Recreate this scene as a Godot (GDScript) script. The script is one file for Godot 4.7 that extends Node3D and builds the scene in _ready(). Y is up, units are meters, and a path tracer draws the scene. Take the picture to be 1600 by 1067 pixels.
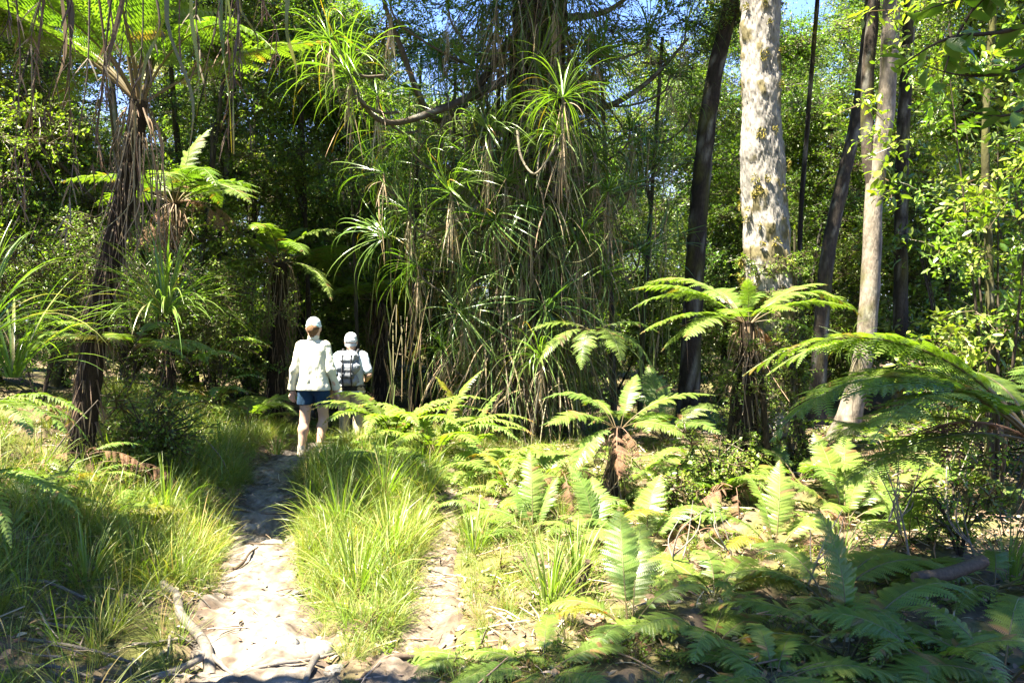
extends Node3D
# A forest track with two walkers. Units are metres, the track runs towards -z.

const SUN := Vector3(-0.354, 0.914, 0.203)   # towards the sun
var rng := RandomNumberGenerator.new()
var used := {}
var M := {}
var T := {}
var FROND := {}
var TUFT := []
var SKIRT := []
var GRASS := []
var SPRAY := {}
var bumpy := FastNoiseLite.new()
var cells := FastNoiseLite.new()
var shafts := []

# ---------------------------------------------------------------- mesh collector
class Sheet:
	var v := PackedVector3Array()
	var n := PackedVector3Array()
	var c := PackedColorArray()
	var k := PackedInt32Array()
	func add(p: Vector3, nn: Vector3, col: Color) -> int:
		v.append(p); n.append(nn); c.append(col)
		return v.size() - 1
	func tri(a: int, b: int, d: int) -> void:
		k.append(a); k.append(b); k.append(d)
	func quad(a: int, b: int, d: int, e: int) -> void:
		k.append(a); k.append(b); k.append(d)
		k.append(a); k.append(d); k.append(e)
	func mesh() -> ArrayMesh:
		# turn every face to the side its normals point to
		for i in range(0, k.size(), 3):
			var a := v[k[i]]
			if (v[k[i + 1]] - a).cross(v[k[i + 2]] - a).dot(n[k[i]] + n[k[i + 1]] + n[k[i + 2]]) > 0.0:
				var t := k[i + 1]
				k[i + 1] = k[i + 2]
				k[i + 2] = t
		var arr := []
		arr.resize(Mesh.ARRAY_MAX)
		arr[Mesh.ARRAY_VERTEX] = v
		arr[Mesh.ARRAY_NORMAL] = n
		arr[Mesh.ARRAY_COLOR] = c
		arr[Mesh.ARRAY_INDEX] = k
		var m := ArrayMesh.new()
		m.add_surface_from_arrays(Mesh.PRIMITIVE_TRIANGLES, arr)
		return m
	# a long narrow leaf that bends under its weight
	func strap(base: Vector3, dir: Vector3, length: float, width: float, droop: float, segs: int, c0: Color, c1: Color, fold := 0.0, twist := 0.0) -> void:
		var d := dir.normalized()
		var flat := Vector3(d.x, 0, d.z)
		if flat.length() < 0.05:
			flat = Vector3(cos(twist * 40.0), 0, sin(twist * 40.0))
		var side := flat.normalized().cross(Vector3.UP).rotated(d, twist)
		var p := base
		var step := length / segs
		var last := -1
		for s in segs + 1:
			var t := float(s) / segs
			var w := width * 0.5 * (0.75 + 0.5 * t if t < 0.5 else (1.0 - pow((t - 0.5) * 2.0, 1.8))) 
			var up := side.cross(d).normalized()
			if s == segs:
				w = width * 0.03
			var col := c0.lerp(c1, t)
			var a: int
			if fold > 0.0:
				a = add(p - side * w + up * w * fold, (up + side * fold).normalized(), col)
				add(p, up, col)
				add(p + side * w + up * w * fold, (up - side * fold).normalized(), col)
				if last >= 0:
					quad(last, last + 1, a + 1, a)
					quad(last + 1, last + 2, a + 2, a + 1)
			else:
				a = add(p - side * w, up, col)
				add(p + side * w, up, col)
				if last >= 0:
					quad(last, last + 1, a + 1, a)
			last = a
			p += d * step
			d = (d + Vector3.DOWN * droop / segs * (0.4 + 1.2 * t)).normalized()
			side = (side - d * side.dot(d)).normalized()
	# a round limb along points
	func tube(pts: Array, radii: Array, sides: int, c0: Color, c1: Color, rough: FastNoiseLite = null, amp := 0.0, freq := 1.0, stretch := 0.35) -> void:
		var last := -1
		var ref := Vector3.RIGHT
		var count := pts.size()
		for s in count:
			var p: Vector3 = pts[s]
			var d: Vector3 = (pts[mini(s + 1, count - 1)] - pts[maxi(s - 1, 0)]).normalized()
			if absf(ref.dot(d)) > 0.95:
				ref = Vector3.FORWARD if absf(d.z) < 0.9 else Vector3.UP
			ref = (ref - d * ref.dot(d)).normalized()
			var bi := d.cross(ref)
			var r: float = radii[s]
			var first := v.size()
			for q in sides + 1:
				var a := TAU * (q % sides) / sides
				var o := ref * cos(a) + bi * sin(a)
				var rr := r
				var col := c0.lerp(c1, float(s) / maxf(count - 1, 1))
				if rough:
					var f := rough.get_noise_3d((p.x + o.x * r) * freq, (p.y + o.y * r) * freq * stretch, (p.z + o.z * r) * freq)
					rr += f * amp
					col = col * (1.0 + 0.5 * f)
				col.a = 1.0
				add(p + o * rr, o, col)
			if last >= 0:
				for q in sides:
					quad(last + q, last + q + 1, first + q + 1, first + q)
			if s == 0 or s == count - 1:
				# close the end with a shallow dome
				var out := d if s else -d
				var rim := v.size()
				var end_col := c[first]
				for q in sides:
					add(v[first + q], out, end_col)
				var tip := add(p + out * r * 0.25, out, end_col)
				for q in sides:
					tri(rim + q, rim + (q + 1) % sides, tip)
			last = first
	func leaf(p: Vector3, dir: Vector3, nn: Vector3, l: float, w: float, col: Color, fine := false) -> void:
		var s := dir.cross(nn).normalized()
		var u := s.cross(dir).normalized()
		if fine:
			var a := add(p, u, col)
			add(p + dir * l * 0.3 + s * w * 0.42 + u * w * 0.12, (u - s * 0.25).normalized(), col)
			add(p + dir * l * 0.65 + s * w * 0.42 + u * w * 0.08, (u - s * 0.25).normalized(), col)
			add(p + dir * l - u * l * 0.1, u, col)
			add(p + dir * l * 0.65 - s * w * 0.42 + u * w * 0.08, (u + s * 0.25).normalized(), col)
			add(p + dir * l * 0.3 - s * w * 0.42 + u * w * 0.12, (u + s * 0.25).normalized(), col)
			add(p + dir * l * 0.5, u, col)
			for q in 6:
				tri(a + 6, a + q, a + (q + 1) % 6)
		else:
			var a := add(p, u, col)
			add(p + dir * l * 0.45 + s * w * 0.5 + u * w * 0.15, (u - s * 0.3).normalized(), col)
			add(p + dir * l, u, col)
			add(p + dir * l * 0.45 - s * w * 0.5 + u * w * 0.15, (u + s * 0.3).normalized(), col)
			quad(a, a + 1, a + 2, a + 3)

# ---------------------------------------------------------------- small helpers
func rnd(a: float, b: float) -> float:
	return rng.randf_range(a, b)

func rdir() -> Vector3:
	var z := rnd(-1, 1)
	var a := rnd(0, TAU)
	var r := sqrt(1.0 - z * z)
	return Vector3(r * cos(a), z, r * sin(a))

func shade_of(c: Color, by := 0.2) -> Color:
	var f := 1.0 + rnd(-by, by)
	return Color(c.r * f * (1.0 + rnd(-by, by) * 0.4), c.g * f, c.b * f * (1.0 + rnd(-by, by) * 0.4))

func numbered(called: String) -> String:
	used[called] = used.get(called, -1) + 1
	return called if used[called] == 0 else "%s_%03d" % [called, used[called]]

func thing(called: String, label: String, category: String, at := Vector3.ZERO, group := "") -> Node3D:
	var o := Node3D.new()
	o.name = numbered(called)
	add_child(o)
	o.position = at
	o.set_meta("label", label)
	o.set_meta("category", category)
	if group:
		o.set_meta("group", group)
	return o

func part(called: String, mesh: Mesh, mat: Material, parent: Node, t := Transform3D.IDENTITY) -> MeshInstance3D:
	var o := MeshInstance3D.new()
	o.name = called
	o.mesh = mesh
	o.material_override = mat
	o.transform = t
	parent.add_child(o, true)
	return o

func structure(called: String, mesh: Mesh, mat: Material, label := "") -> MeshInstance3D:
	var o := part(called, mesh, mat, self)
	o.set_meta("kind", "structure")
	if label:
		o.set_meta("label", label)
	return o

func many(called: String, mesh: Mesh, mat: Material, parent: Node, where: Array, tints: Array) -> MultiMeshInstance3D:
	var mm := MultiMesh.new()
	mm.transform_format = MultiMesh.TRANSFORM_3D
	mm.use_colors = true
	mm.mesh = mesh
	mm.instance_count = where.size()
	for i in where.size():
		mm.set_instance_transform(i, where[i])
		mm.set_instance_color(i, tints[i])
	var o := MultiMeshInstance3D.new()
	o.name = called
	o.multimesh = mm
	o.material_override = mat
	o.set_meta("kind", "stuff")
	parent.add_child(o, true)
	return o

func curve_points(a: Array, steps: int) -> Array:
	var out := []
	for i in a.size() - 1:
		var p0: Vector3 = a[maxi(i - 1, 0)]
		var p1: Vector3 = a[i]
		var p2: Vector3 = a[i + 1]
		var p3: Vector3 = a[mini(i + 2, a.size() - 1)]
		for s in steps:
			out.append(p1.cubic_interpolate(p2, p0, p3, float(s) / steps))
	out.append(a[-1])
	return out

func tapered(n: int, r0: float, r1: float, power := 1.0) -> Array:
	var out := []
	for i in n:
		out.append(lerpf(r0, r1, pow(float(i) / maxf(n - 1, 1), power)))
	return out

# ---------------------------------------------------------------- the lie of the land
const TRACK := [Vector3(-0.30, 0.37, 4.00), Vector3(-0.55, 0.37, -1.50), Vector3(-1.12, 0.39, -3.55), Vector3(-1.32, 0.35, -4.10), Vector3(-1.62, 0.26, -5.10), Vector3(-1.86, 0.26, -5.85), Vector3(-2.05, 0.24, -6.60), Vector3(-2.22, 0.22, -7.30), Vector3(-2.45, 0.23, -8.30), Vector3(-2.42, 0.26, -9.50), Vector3(-2.30, 0.25, -11.50), Vector3(-2.70, 0.25, -14.50), Vector3(-4.20, 0.25, -19.00)]
const SIDE_TRACK := [Vector3(-0.35, 0.25, 1.0), Vector3(-0.48, 0.25, -2.6), Vector3(-0.50, 0.19, -3.6), Vector3(-0.43, 0.15, -4.5), Vector3(-0.50, 0.12, -5.4), Vector3(-0.53, 0.08, -6.8), Vector3(-0.66, 0.06, -8.4), Vector3(-0.9, 0.05, -9.6)]

func across(track: Array, x: float, z: float) -> float:
	# distance from the middle of a track over its half width, 9 where it does not run
	if z > track[0].z or z < track[-1].z:
		return 9.0
	for i in track.size() - 1:
		var a: Vector3 = track[i]
		var b: Vector3 = track[i + 1]
		if z <= a.z and z >= b.z:
			var t := (a.z - z) / (a.z - b.z)
			return (x - lerpf(a.x, b.x, t)) / lerpf(a.y, b.y, t)
	return 9.0

func land(x: float, z: float) -> float:
	var d := -z
	var h := 0.0
	h += 0.13 * smoothstep(6.45, 6.75, d + 0.12 * sin(x * 5.0)) - 0.36 * smoothstep(9.8, 12.0, d) + 0.15 * smoothstep(13.0, 20.0, d)
	var main := absf(across(TRACK, x, z))
	var tx := -1.6
	for i in TRACK.size() - 1:
		if z <= TRACK[i].z and z >= TRACK[i + 1].z:
			tx = lerpf(TRACK[i].x, TRACK[i + 1].x, (TRACK[i].z - z) / (TRACK[i].z - TRACK[i + 1].z))
	var left := tx - x
	if left > 0.3:
		h += 0.62 * smoothstep(0.3, 2.4, left) * smoothstep(2.0, 6.0, d) + 0.5 * smoothstep(2.5, 7.0, left)
	if x > 0.4:
		h += 0.10 * smoothstep(0.4, 2.0, x) * smoothstep(4.5, 8.0, d) + 0.5 * smoothstep(6.0, 14.0, x)
	h += 0.10 * bumpy.get_noise_2d(x * 0.9, z * 0.9) + 0.035 * bumpy.get_noise_2d(x * 4.0 + 50, z * 4.0)
	h += 1.2 * bumpy.get_noise_2d(x * 0.06, z * 0.06 + 9.0) * smoothstep(18.0, 60.0, Vector2(x, z).length())
	var side := absf(across(SIDE_TRACK, x, z))
	h -= 0.07 * (1.0 - smoothstep(0.6, 1.7, main)) + 0.045 * (1.0 - smoothstep(0.5, 1.6, side))
	var fine := 0.012 * bumpy.get_noise_2d(x * 17.0, z * 17.0) + 0.008 * bumpy.get_noise_2d(x * 40.0, z * 40.0)
	return h + fine

func on_land(at: Vector2, sink := 0.02) -> Vector3:
	return Vector3(at.x, land(at.x, at.y) - sink, at.y)

# ---------------------------------------------------------------- where the sun comes through
func on_floor(p: Vector3) -> Vector2:
	var q := p - SUN * (p.y / SUN.y)
	return Vector2(q.x, q.z)

func sunlit(p: Vector3, wide := 0.0) -> bool:
	var q := on_floor(p)
	for s in shafts:
		if (p - s[0]).dot(SUN) < 0.9 and (p - s[1]).dot(SUN) < 0.9:
			continue
		if Geometry2D.get_closest_point_to_segment(q, s[3], s[4]).distance_to(q) < s[2] + wide:
			return true
	return false

func shaft(a: Vector3, b: Vector3, r: float) -> void:
	shafts.append([a, b, r, on_floor(a), on_floor(b)])

# ---------------------------------------------------------------- materials
func noise_picture(freq: float, octaves: int, lo: float, hi: float, kind := FastNoiseLite.TYPE_SIMPLEX_SMOOTH, warp := 0.0) -> NoiseTexture2D:
	var f := FastNoiseLite.new()
	f.noise_type = kind
	f.frequency = freq
	f.fractal_octaves = octaves
	f.seed = 7 + T.size() * 13
	if warp > 0.0:
		f.domain_warp_enabled = true
		f.domain_warp_amplitude = warp
	var t := NoiseTexture2D.new()
	t.width = 512
	t.height = 512
	t.seamless = true
	t.noise = f
	var g := Gradient.new()
	g.set_color(0, Color(lo, lo, lo))
	g.set_color(1, Color(hi, hi, hi))
	t.color_ramp = g
	return t

func leafy(called: String, tint: Color, rough: float, through: Color, gloss := 0.5) -> StandardMaterial3D:
	var m := StandardMaterial3D.new()
	m.resource_name = called
	m.vertex_color_use_as_albedo = true
	m.albedo_color = tint
	m.roughness = rough
	m.metallic_specular = gloss
	m.cull_mode = BaseMaterial3D.CULL_DISABLED
	if through.g > 0.0:
		m.backlight_enabled = true
		m.backlight = through
	M[called] = m
	return m

func grainy(called: String, tint: Color, rough: float, tex: Texture2D, scale: Vector3, relief: float, height: Texture2D = null, hscale := 1.0) -> StandardMaterial3D:
	var m := StandardMaterial3D.new()
	m.resource_name = called
	m.vertex_color_use_as_albedo = true
	m.albedo_color = tint
	m.roughness = rough
	m.metallic_specular = 0.3
	m.albedo_texture = tex
	m.uv1_triplanar = true
	m.uv1_world_triplanar = true
	m.uv1_scale = scale
	if relief > 0.0:
		m.heightmap_enabled = true
		m.heightmap_texture = height if height else tex
		m.heightmap_scale = relief
	M[called] = m
	return m

func make_materials() -> void:
	T.soil = noise_picture(0.02, 6, 0.62, 1.0)
	T.bark = noise_picture(0.03, 5, 0.62, 1.0, FastNoiseLite.TYPE_SIMPLEX_SMOOTH, 20.0)
	T.fibre = noise_picture(0.05, 4, 0.4, 1.0)
	T.weave = noise_picture(0.2, 2, 0.85, 1.0)
	grainy("soil", Color(1, 1, 1), 0.95, T.soil, Vector3(1.7, 1.7, 1.7), 0.8)
	grainy("bark", Color(1, 1, 1), 0.9, T.bark, Vector3(2.2, 0.7, 2.2), 1.6)
	grainy("fibre", Color(1, 1, 1), 0.95, T.fibre, Vector3(4.0, 0.5, 4.0), 2.0)
	grainy("root", Color(1, 1, 1), 0.8, T.bark, Vector3(3.0, 3.0, 3.0), 0.5)
	grainy("stone", Color(1, 1, 1), 0.9, T.soil, Vector3(3.0, 3.0, 3.0), 0.6)
	grainy("cloth", Color(1, 1, 1), 0.9, T.weave, Vector3(6, 6, 6), 0.15)
	grainy("skin", Color(1, 1, 1), 0.55, T.weave, Vector3(5, 5, 5), 0.05)
	var glow := Color(0.90, 0.98, 0.45)
	leafy("fern", Color(1, 1, 1), 0.42, glow)
	leafy("fern_pale", Color(1.0, 1.0, 0.95), 0.36, glow)
	leafy("fern_cool", Color(0.93, 0.97, 0.97), 0.4, glow)
	leafy("fern_yellow", Color(1.0, 0.86, 0.55), 0.5, Color(0.95, 0.85, 0.4))
	leafy("fern_dead", Color(1, 1, 1), 0.8, Color(0.6, 0.5, 0.35), 0.3)
	leafy("strap_leaf", Color(1, 1, 1), 0.27, glow, 0.6)
	leafy("strap_cool", Color(0.93, 0.97, 0.95), 0.25, glow, 0.6)
	leafy("dry_strap", Color(1, 1, 1), 0.7, Color(0.6, 0.55, 0.4), 0.35)
	leafy("grass", Color(1, 1, 1), 0.4, glow)
	leafy("leaf", Color(1, 1, 1), 0.38, glow)
	leafy("shrub_leaf", Color(1, 1, 1), 0.3, glow, 0.55)
	leafy("moss", Color(1, 1, 1), 0.9, Color(0.5, 0.6, 0.2), 0.2)
	leafy("litter", Color(1, 1, 1), 0.75, Color(0, 0, 0), 0.3)
	leafy("stalk", Color(1, 1, 1), 0.5, Color(0, 0, 0), 0.4)

# ---------------------------------------------------------------- plant pieces that are shared
const GREEN := Color(0.125, 0.205, 0.045)
const LIME := Color(0.205, 0.28, 0.055)
const DEEP := Color(0.06, 0.13, 0.045)
const DRY := Color(0.30, 0.24, 0.15)
const BROWN := Color(0.17, 0.10, 0.06)

# arch: [angle at the base, angle at the tip, power]
const ARCH := {"arch": [58.0, -38.0, 1.0], "spread": [30.0, -32.0, 1.1], "upright": [80.0, 28.0, 1.4], "droop": [14.0, -66.0, 0.9], "hang": [-30.0, -86.0, 0.6], "flat": [16.0, -14.0, 1.2]}

func make_frond(kind: String, arch: Array, dead: bool) -> Array:
	var leaves := Sheet.new()
	var stalk := Sheet.new()
	var steps := 30
	var pts := []
	var p := Vector3.ZERO
	var sway := rnd(-0.25, 0.25)
	var dirs := []
	for s in steps + 1:
		var t := float(s) / steps
		var a := deg_to_rad(lerpf(arch[0], arch[1], pow(t, arch[2])))
		var d := Vector3(cos(a), sin(a), sway * (t - 0.3)).normalized()
		pts.append(p)
		dirs.append(d)
		p += d / steps
	stalk.tube(pts, tapered(steps + 1, 0.0085, 0.0015), 5, Color(0.09, 0.06, 0.03) if not dead else BROWN, Color(0.13, 0.17, 0.05) if not dead else BROWN)
	var comb := kind == "comb"
	var pairs := 26 if comb else 24
	var bare := 0.14 if comb else 0.2
	var widest := 0.16 if comb else 0.23
	var browned := rng.randf() < 0.35
	var base := Color(0.175, 0.25, 0.05) if not dead else BROWN
	for i in pairs:
		var u := (i + 0.5) / pairs
		var t := bare + (1.0 - bare) * u
		var at := t * steps
		var j := mini(int(at), steps - 1)
		var o: Vector3 = pts[j].lerp(pts[j + 1], at - j)
		var d: Vector3 = dirs[j]
		var side := d.cross(Vector3.UP).normalized()
		var up := side.cross(d).normalized()
		var f := (0.5 + 0.5 * smoothstep(0.0, 0.35, u)) * (1.0 - pow(u, 2.4)) + 0.03
		var len := widest * f
		var lean := deg_to_rad(lerpf(12.0, 42.0, u))
		for s: float in [-1.0, 1.0]:
			if rng.randf() < (0.4 if dead else 0.03):
				continue
			var col := shade_of(base, 0.18)
			var q := (side * s * cos(lean + rnd(-0.06, 0.06)) + d * sin(lean) + up * (0.22 + rnd(-0.12, 0.12)) * (1.0 if not dead else -1.5)).normalized()
			var l := len * rnd(0.8, 1.08) * (0.55 if rng.randf() < 0.06 else 1.0)
			if not dead and (rng.randf() < 0.035 or u > 0.9 and browned):
				col = shade_of(Color(0.26, 0.17, 0.07), 0.3)
			var fall := (0.35 + rnd(-0.1, 0.15)) * (1.0 if not dead else 1.5)
			var nn := (up + side * s * 0.15 + d * rnd(-0.15, 0.15)).normalized()
			if comb:
				var last := -1
				var w := 0.0155 + 0.004 * f
				var segs := 6
				var wide := q.cross(nn).normalized()
				for g in segs + 1:
					var x := float(g) / segs
					var pp := o + q * l * x - up * l * fall * x * x
					var ww := w * (1.0 - pow(x, 2.2)) + 0.0008
					var n2 := (nn + q * 0.9 * fall * x).normalized()
					var notch := 0.8 if g % 2 == 1 else 1.0
					var a := leaves.add(pp - wide * ww * notch + up * ww * 0.3, n2, col)
					leaves.add(pp, n2, col)
					leaves.add(pp + wide * ww * notch + up * ww * 0.3, n2, col)
					if last >= 0:
						leaves.quad(last, last + 1, a + 1, a)
						leaves.quad(last + 1, last + 2, a + 2, a + 1)
					last = a
			else:
				var n := 13
				var wide := nn.cross(q).normalized()
				var w := l / n * 0.92
				for g in n:
					var x := (g + 0.6) / n
					var pp := o + q * l * x - up * l * fall * x * x
					var qd := (q - up * 2.0 * fall * x * 0.8).normalized()
					var n2 := (nn + q * 0.9 * fall * x).normalized()
					var pl := (0.030 * f + 0.006) * (1.0 - pow(x, 2.5)) + 0.002
					if g == n - 1:
						pl *= 0.5
					for e: float in [-1.0, 1.0]:
						var tip := pp + wide * e * pl + qd * w * 0.55 - n2 * pl * 0.18
						var n3 := (n2 + wide * e * 0.25).normalized()
						var a := leaves.add(pp - qd * w * 0.5, n3, col)
						leaves.add(pp + qd * w * 0.5, n3, col)
						leaves.add(tip + qd * w * 0.12, n3, col)
						leaves.add(tip - qd * w * 0.42, n3, col)
						leaves.quad(a, a + 1, a + 2, a + 3)
	return [leaves.mesh(), stalk.mesh()]

func make_fronds() -> void:
	for kind: String in ["lacy", "comb"]:
		for a: String in ARCH:
			var list := []
			for i in 4:
				list.append(make_frond(kind, ARCH[a], false))
			FROND[kind + "_" + a] = list
	for a: String in ["hang", "droop"]:
		FROND["dead_" + a] = [make_frond("lacy", ARCH[a], true), make_frond("lacy", ARCH[a], true)]

func add_frond(parent: Node, style: String, yaw: float, size: float, mat: String, at := Vector3.ZERO, pitch := 0.0, roll := 0.0) -> void:
	var pair: Array = FROND[style][rng.randi() % FROND[style].size()]
	var b := Basis(Vector3.UP, deg_to_rad(yaw)) * Basis(Vector3.BACK, deg_to_rad(pitch)) * Basis(Vector3.RIGHT, deg_to_rad(roll))
	var dead := style.begins_with("dead")
	mat = ["fern", "fern_pale", "fern_cool", "fern"][rng.randi() % 4]
	if rng.randf() < 0.06:
		mat = "fern_yellow"
	var o := part("frond", pair[0], M["fern_dead" if dead else mat], parent, Transform3D(b * Basis.from_scale(Vector3(1.0, rnd(0.85, 1.2), rnd(0.75, 1.2)) * size), at))
	part("stalk", pair[1], M.stalk, o)
	if dead:
		o.set_meta("label", "brown withered frond")

# fronds: [style, yaw, size] or [style, yaw, size, pitch, roll]
func fern(called: String, label: String, category: String, at: Vector3, fronds: Array, mat := "fern", group := "") -> Node3D:
	var o := thing(called, label, category, at, group)
	for f in fronds:
		var a: float = f[1] * 0.0174533
		add_frond(o, f[0], f[1], f[2], mat, Vector3(cos(a), 0, -sin(a)) * 0.03 + Vector3.UP * rnd(0.0, 0.04), f[3] if f.size() > 3 else rnd(-6, 6), f[4] if f.size() > 4 else rnd(-12, 12))
	return o

func ring(kind: String, n: int, size: float, start := 0.0, styles := ["arch", "spread", "arch", "upright"]) -> Array:
	var out := []
	for i in n:
		out.append([kind + "_" + styles[rng.randi() % styles.size()], start + 360.0 * i / n + rnd(-14, 14), size * rnd(0.75, 1.1)])
	return out

func fern_trunk(o: Node3D, top: Vector3, r: float, skirt: int, skirt_len: float) -> void:
	# from the origin up to top: fibrous trunk and the stalks of dead fronds hanging along it
	var s := Sheet.new()
	var pts := curve_points([Vector3(0, -0.15, 0), top * 0.35 + Vector3(-0.03, 0, 0.02), top * 0.7, top], 8)
	s.tube(pts, tapered(pts.size(), r * 1.25, r * 0.95), 16, Color(0.085, 0.06, 0.04), Color(0.10, 0.07, 0.045), cells, r * 0.35, 9.0, 0.3)
	part("trunk", s.mesh(), M.fibre, o)
	var f := Sheet.new()
	for i in int(220 * top.length()):
		var t := rng.randf()
		var p: Vector3 = pts[int(t * (pts.size() - 1))]
		var a := rnd(0, TAU)
		var out := Vector3(cos(a), 0, sin(a))
		f.strap(p + out * r * 0.95, out * 0.35 + Vector3.DOWN + rdir() * 0.25, rnd(0.08, 0.3), rnd(0.006, 0.014), 0.4, 2, shade_of(Color(0.12, 0.08, 0.05), 0.4), shade_of(Color(0.16, 0.12, 0.07), 0.4), 0.0, rnd(-1, 1))
	part("fibres", f.mesh(), M.dry_strap, o).set_meta("kind", "stuff")
	if skirt > 0:
		for half in 2:
			var d := Sheet.new()
			for i in skirt / 2:
				var a := rnd(0, TAU)
				var out := Vector3(cos(a), 0, sin(a))
				var col := shade_of(Color(0.24, 0.18, 0.11), 0.4)
				var p := top + out * r * 1.05 + Vector3.DOWN * rnd(0, 0.5)
				var l := skirt_len * rnd(0.5, 1.1)
				var q := [p, p + out * rnd(0.02, 0.07) + Vector3.DOWN * l * 0.1, p + out * rnd(0.02, 0.14) + Vector3.DOWN * l * 0.55 + rdir() * 0.05, p + out * rnd(-0.06, 0.3) + Vector3.DOWN * l + rdir() * 0.2]
				var cp := curve_points(q, 4)
				d.tube(cp, tapered(cp.size(), rnd(0.005, 0.009), 0.0025), 4, col, col)
			part("dead_stalks", d.mesh(), M.dry_strap, o).set_meta("kind", "stuff")

func make_tufts() -> void:
	for i in 5:
		var s := Sheet.new()
		var lean := rnd(0, TAU)
		for j in 52:
			var e := deg_to_rad(lerpf(80.0, -8.0, pow(rng.randf(), 0.85)))
			var a := lean + rnd(-1.7, 1.7) if rng.randf() < 0.65 else rnd(0, TAU)
			var d := Vector3(cos(e) * cos(a), sin(e), cos(e) * sin(a))
			var col := shade_of(GREEN, 0.25)
			var tip := col.lerp(LIME, rnd(0.0, 0.9))
			if rng.randf() < 0.05:
				tip = Color(0.35, 0.17, 0.04)
			s.strap(Vector3(d.x, d.y * 0.4 - rnd(0.0, 0.16), d.z) * 0.03, d, rnd(0.5, 1.3), rnd(0.011, 0.021), rnd(1.2, 3.8), 10, col, tip, 0.35, rnd(-0.2, 0.2))
		TUFT.append(s.mesh())
	for i in 5:
		var s := Sheet.new()
		for j in 30:
			var a := rnd(0, TAU)
			var out := Vector3(cos(a), 0, sin(a))
			var col := shade_of(Color(0.33, 0.26, 0.16), 0.4)
			s.strap(out * 0.022 + Vector3.DOWN * rnd(0.0, 0.45), out * rnd(0.0, 0.3) + Vector3.DOWN * rnd(0.5, 1.0) + rdir() * 0.2, rnd(0.25, 0.85) * (1.3 if rng.randf() < 0.15 else 1.0), rnd(0.006, 0.015), rnd(0.3, 1.2), 6, col, shade_of(col, 0.25), 0.0, rnd(-1.5, 1.5))
		for j in 5:
			var a := rnd(0, TAU)
			var col := shade_of(Color(0.36, 0.29, 0.19), 0.3)
			s.strap(Vector3.DOWN * rnd(0.0, 0.3), Vector3(cos(a), rnd(-0.6, 0.1), sin(a)), rnd(0.3, 0.7), 0.011, 3.0, 8, col, col, 0.0, rnd(-1, 1))
		SKIRT.append(s.mesh())
	for i in 5:
		var s := Sheet.new()
		var c0 := Color(0.165, 0.245, 0.05)
		for j in 36:
			var a := rnd(0, TAU)
			var e := deg_to_rad(rnd(35, 88))
			var d := Vector3(cos(e) * cos(a), sin(e), cos(e) * sin(a))
			var col := shade_of(c0 if rng.randf() > 0.16 else Color(0.36, 0.30, 0.14), 0.25)
			s.strap(Vector3(cos(a), 0, sin(a)) * rnd(0.0, 0.05), d, rnd(0.35, 1.25), rnd(0.005, 0.013), rnd(0.5, 2.6), 6, col * 0.85, shade_of(col.lerp(LIME, 0.5), 0.15), 0.0, rnd(-0.5, 0.5))
		GRASS.append(s.mesh())

func make_spray(n: int, size: float, leaf_len: float, col: Color, col2: Color, fine: bool, aspect := 0.48, flatness := 0.65) -> ArrayMesh:
	# a twig system a leaf-clump wide: forking twigs with leaves along them
	var s := Sheet.new()
	var twigs := int(maxf(4.0, n / 12.0))
	var left := n
	for t in twigs:
		var d := rdir()
		d.y = d.y * flatness
		d = d.normalized()
		var o := rdir() * size * 0.12
		var l := size * rnd(0.6, 1.05)
		var e := o + d * l + Vector3.DOWN * l * rnd(0.0, 0.25)
		s.tube([o, o.lerp(e, 0.5) + Vector3.UP * l * 0.05, e], [0.007, 0.005, 0.002], 3, Color(0.10, 0.08, 0.05), Color(0.13, 0.12, 0.06))
		var per := int(ceil(float(n) / twigs))
		for j in per:
			var u := rnd(0.25, 1.05)
			var p := o.lerp(e, u) + Vector3.UP * l * 0.1 * (u - u * u)
			var q := (d * 0.5 + rdir()).normalized()
			var nn := (Vector3.UP * 1.1 + rdir() * 0.8).normalized()
			var c := shade_of(col.lerp(col2, rng.randf()), 0.22)
			var ll := leaf_len * rnd(0.6, 1.15)
			s.leaf(p + rdir() * leaf_len * 0.6, q, nn, ll, ll * aspect, c, fine)
	return s.mesh()

func make_sprays() -> void:
	SPRAY.far = []
	SPRAY.small = []
	SPRAY.broad = []
	SPRAY.cover = []
	for i in 4:
		SPRAY.far.append(make_spray(250, 0.62, 0.062, GREEN, LIME, false, 0.55, 0.4))
		SPRAY.small.append(make_spray(190, 0.42, 0.036, GREEN, LIME, false, 0.6))
		SPRAY.broad.append(make_spray(46, 0.34, 0.105, GREEN, LIME, true, 0.42))
		SPRAY.cover.append(make_spray(60, 0.14, 0.026, GREEN, LIME, false, 0.65, 0.35))

# ---------------------------------------------------------------- ground and tracks
func graded(near: float, step: float, far: float) -> Array:
	var out := [0.0]
	var s := step
	while out[-1] < far:
		if out[-1] > near:
			s *= 1.18
		out.append(out[-1] + s)
	return out

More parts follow.
